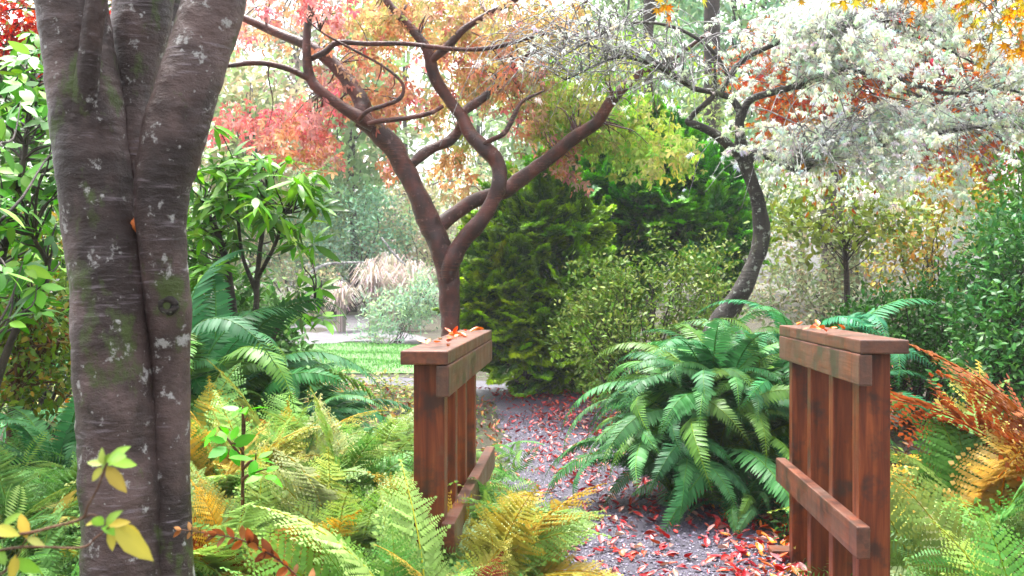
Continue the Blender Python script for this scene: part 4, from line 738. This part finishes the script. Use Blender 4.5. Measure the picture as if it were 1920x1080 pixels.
# foreground sprig with yellowing leaves, rooted outside the frame at the left
t = thing('azalea_sprig', 'thin sprig with pale yellow green leaves before the thick trunk', 'sprig', at(-220, 2000, 1.5) * [1, 1, 0] + [0, 0, g1(-.9, 1.5)])
ST = [[(-220, 1800, 6), (-160, 1300, 5), (-60, 1045, 4), (75, 995, 3), (150, 974, 2.6), (165, 948, 2.2), (186, 908, 2), (200, 866, 1.6)], [(-60, 1045, 3.5), (40, 1026, 2.4), (150, 1027, 2.2), (180, 1008, 1.8), (205, 988, 1.5)], [(150, 974, 2), (175, 965, 1.4), (200, 984, 1.2)], [(-160, 1300, 4), (-40, 1120, 3), (20, 1060, 2), (50, 1010, 1.4)]]
for q in ST: put('twig', limb(q, 1.5, seg=8), M_brown, t)
LEAVES = [((200, 866), (243, 836), 0), ((200, 866), (262, 866), 0), ((200, 868), (172, 838), 1), ((196, 870), (162, 866), 1), ((200, 874), (233, 922), 2), ((194, 876), (166, 902), 1), ((190, 880), (205, 850), 0), ((204, 868), (225, 850), 0),
          ((198, 985), (215, 958), 0), ((200, 984), (245, 978), 2), ((215, 984), (281, 1052), 2), ((225, 985), (268, 1000), 2), ((205, 990), (212, 1034), 2), ((195, 985), (168, 966), 0), ((190, 990), (240, 996), 0), ((185, 975), (160, 985), 2),
          ((50, 1010), (38, 960), 2), ((48, 1010), (90, 1020), 1), ((30, 1040), (20, 1090), 2), ((20, 1050), (80, 1072), 0), ((10, 1060), (-20, 1010), 0), ((5, 985), (40, 960), 0), ((-10, 990), (30, 1000), 2)]
PY = [(.17, .28, .06), (.3, .3, .1), (.38, .33, .08)]
lm = [mesh_np('leaf', leaf_t(.42, .2, b)[0], L_OV[1], M_gloss, L_OV[2], True) for b in (.05, .2, .35)]
for j, (a, b, c) in enumerate(LEAVES):
    A0, B0 = at(*a, 1.5), at(*b, 1.5 + RNG.normal(0, .015)); ax = B0 - A0; R = basis(ax[None], np.array([[RNG.normal(0, .5), -.9, .8]]))[0]
    part('leaf', lm[j % 3], t, mtx=Matrix.Translation(Vector(A0 - lp(t))) @ Matrix(R.tolist()).to_4x4() @ Matrix.Scale(float(np.linalg.norm(ax)), 4), color=pick([PY[c]], 1, .08)[0])

# ------------------------------------------------------------------ fallen leaves
FL = [mesh_np('fallen_leaf', *q[:2], M_dry, q[2], True) for q in (leaf_t(.5, .5, -.3), leaf_t(.55, .9, -.55), leaf_t(.45, .3, .3), leaf_t(.6, 1.1, -.2))]
FPAL = [(.3, .012, .018), (.24, .01, .016), (.36, .025, .02), (.4, .06, .025), (.3, .02, .025), (.38, .2, .16), (.3, .1, .1)]
n = 3300; yq = 4.6 + 9.5 * RNG.random(n) ** 1.5; cx = np.interp(yq, PS[:80, 1], PS[:80, 0]); cw = np.interp(yq, PS[:80, 1], PS[:80, 2]); xq = cx + cw * np.clip(RNG.normal(0, .62, n), -1.5, 1.6)
P = np.stack([xq, yq, gz(xq, yq) + .022], 1); R = basis(rnd(n) * [1, 1, .12], np.array([0, 0, 1.]) + .3 * rnd(n)); s_ = .022 + .05 * RNG.random(n) ** 1.6; C = pick(FPAL, n, .15)
drift = vnoise(np.stack([xq * 2.2, yq * 1.3, 0 * xq], 1), 12) + .35 * RNG.standard_normal(n); xq2 = cx + cw * RNG.uniform(.55, 1.25, n); mv = (drift < -.05) & (RNG.random(n) < .6); xq[mv] = xq2[mv]; P[mv, 0] = xq[mv]; P[:, 2] = gz(xq, yq) + .022
edge = RNG.random(n) < .3 * (xq > cx + cw * .7); C[edge] = pick([(.55, .12, .03), (.55, .2, .05)], int(edge.sum()), .1)
vis = (xq > (1000 - 960) / FPX * yq) & (xq < (1450 - 960) / FPX * yq) & (yq > 5.0); o_ = np.argsort(np.where(vis, yq, 99))
for j in o_[:300]: single('fallen_leaf', FL[j % 4], 'fallen red or orange leaf lying on the near part of the gravel path', 'leaf', 'fallen leaves on the near path', mtx=Matrix.Translation(Vector(P[j])) @ Matrix(R[j].tolist()).to_4x4() @ Matrix.Scale(s_[j], 4), color=C[j])
mb = MB(); r_ = o_[300:]; scatter(mb, L_CURL, R[r_], s_[r_], P[r_], C[r_]); single('fallen_leaves', mb.mesh('fallen_leaves', M_dry), 'red and pink fallen leaves carpeting the rest of the path', 'leaves', kind='stuff')
ca, sa = math.cos(-AX), math.sin(-AX)
for lab, grp, base, sg, y1, zt, n in (('orange fallen leaf lying on the cap of the left railing', 'leaves on the left railing cap', at(840, 540, 3.8), -1, 1.95, 1.125, 22), ('orange fallen leaf lying on the cap of the right railing', 'leaves on the right railing cap', at(1613, 540, 3.8), 1, 1.53, 1.165, 12)):
    for j in range(n):
        u, v = sg * RNG.uniform(.01, .155), RNG.uniform(.25, y1 - .05); p = np.array([base[0] + u * ca - v * sa, base[1] + u * sa + v * ca, zt + .006])
        R = basis((rnd(1) * [1, 1, .1]), np.array([[0, 0, 1.]]) + .3 * rnd(1))[0]
        single('fallen_leaf', FL[j % 4], lab, 'leaf', grp, mtx=Matrix.Translation(Vector(p)) @ Matrix(R.tolist()).to_4x4() @ Matrix.Scale(RNG.uniform(.03, .055), 4), color=pick([(.6, .18, .05), (.6, .28, .12), (.5, .1, .05)], 1)[0])

# ------------------------------------------------------------------ damp air
hm, ht, ho = newmat('damp_air'); pv = N(ht, "VolumePrincipled", i_Density=.001); pv.inputs['Color'].default_value = (.95, .96, 1, 1); ht.links.new(pv.outputs[0], ho.inputs['Volume'])
bm = bmesh.new(); bmesh.ops.create_cube(bm, size=1); hz_me = bpy.data.meshes.new('haze'); bm.to_mesh(hz_me); bm.free(); hz_me.materials.append(hm)
hz = single('haze', hz_me, 'pale damp air filling the garden', 'haze', kind='stuff'); hz.location = (0, 45, 10.5); hz.scale = (270, 220, 24)
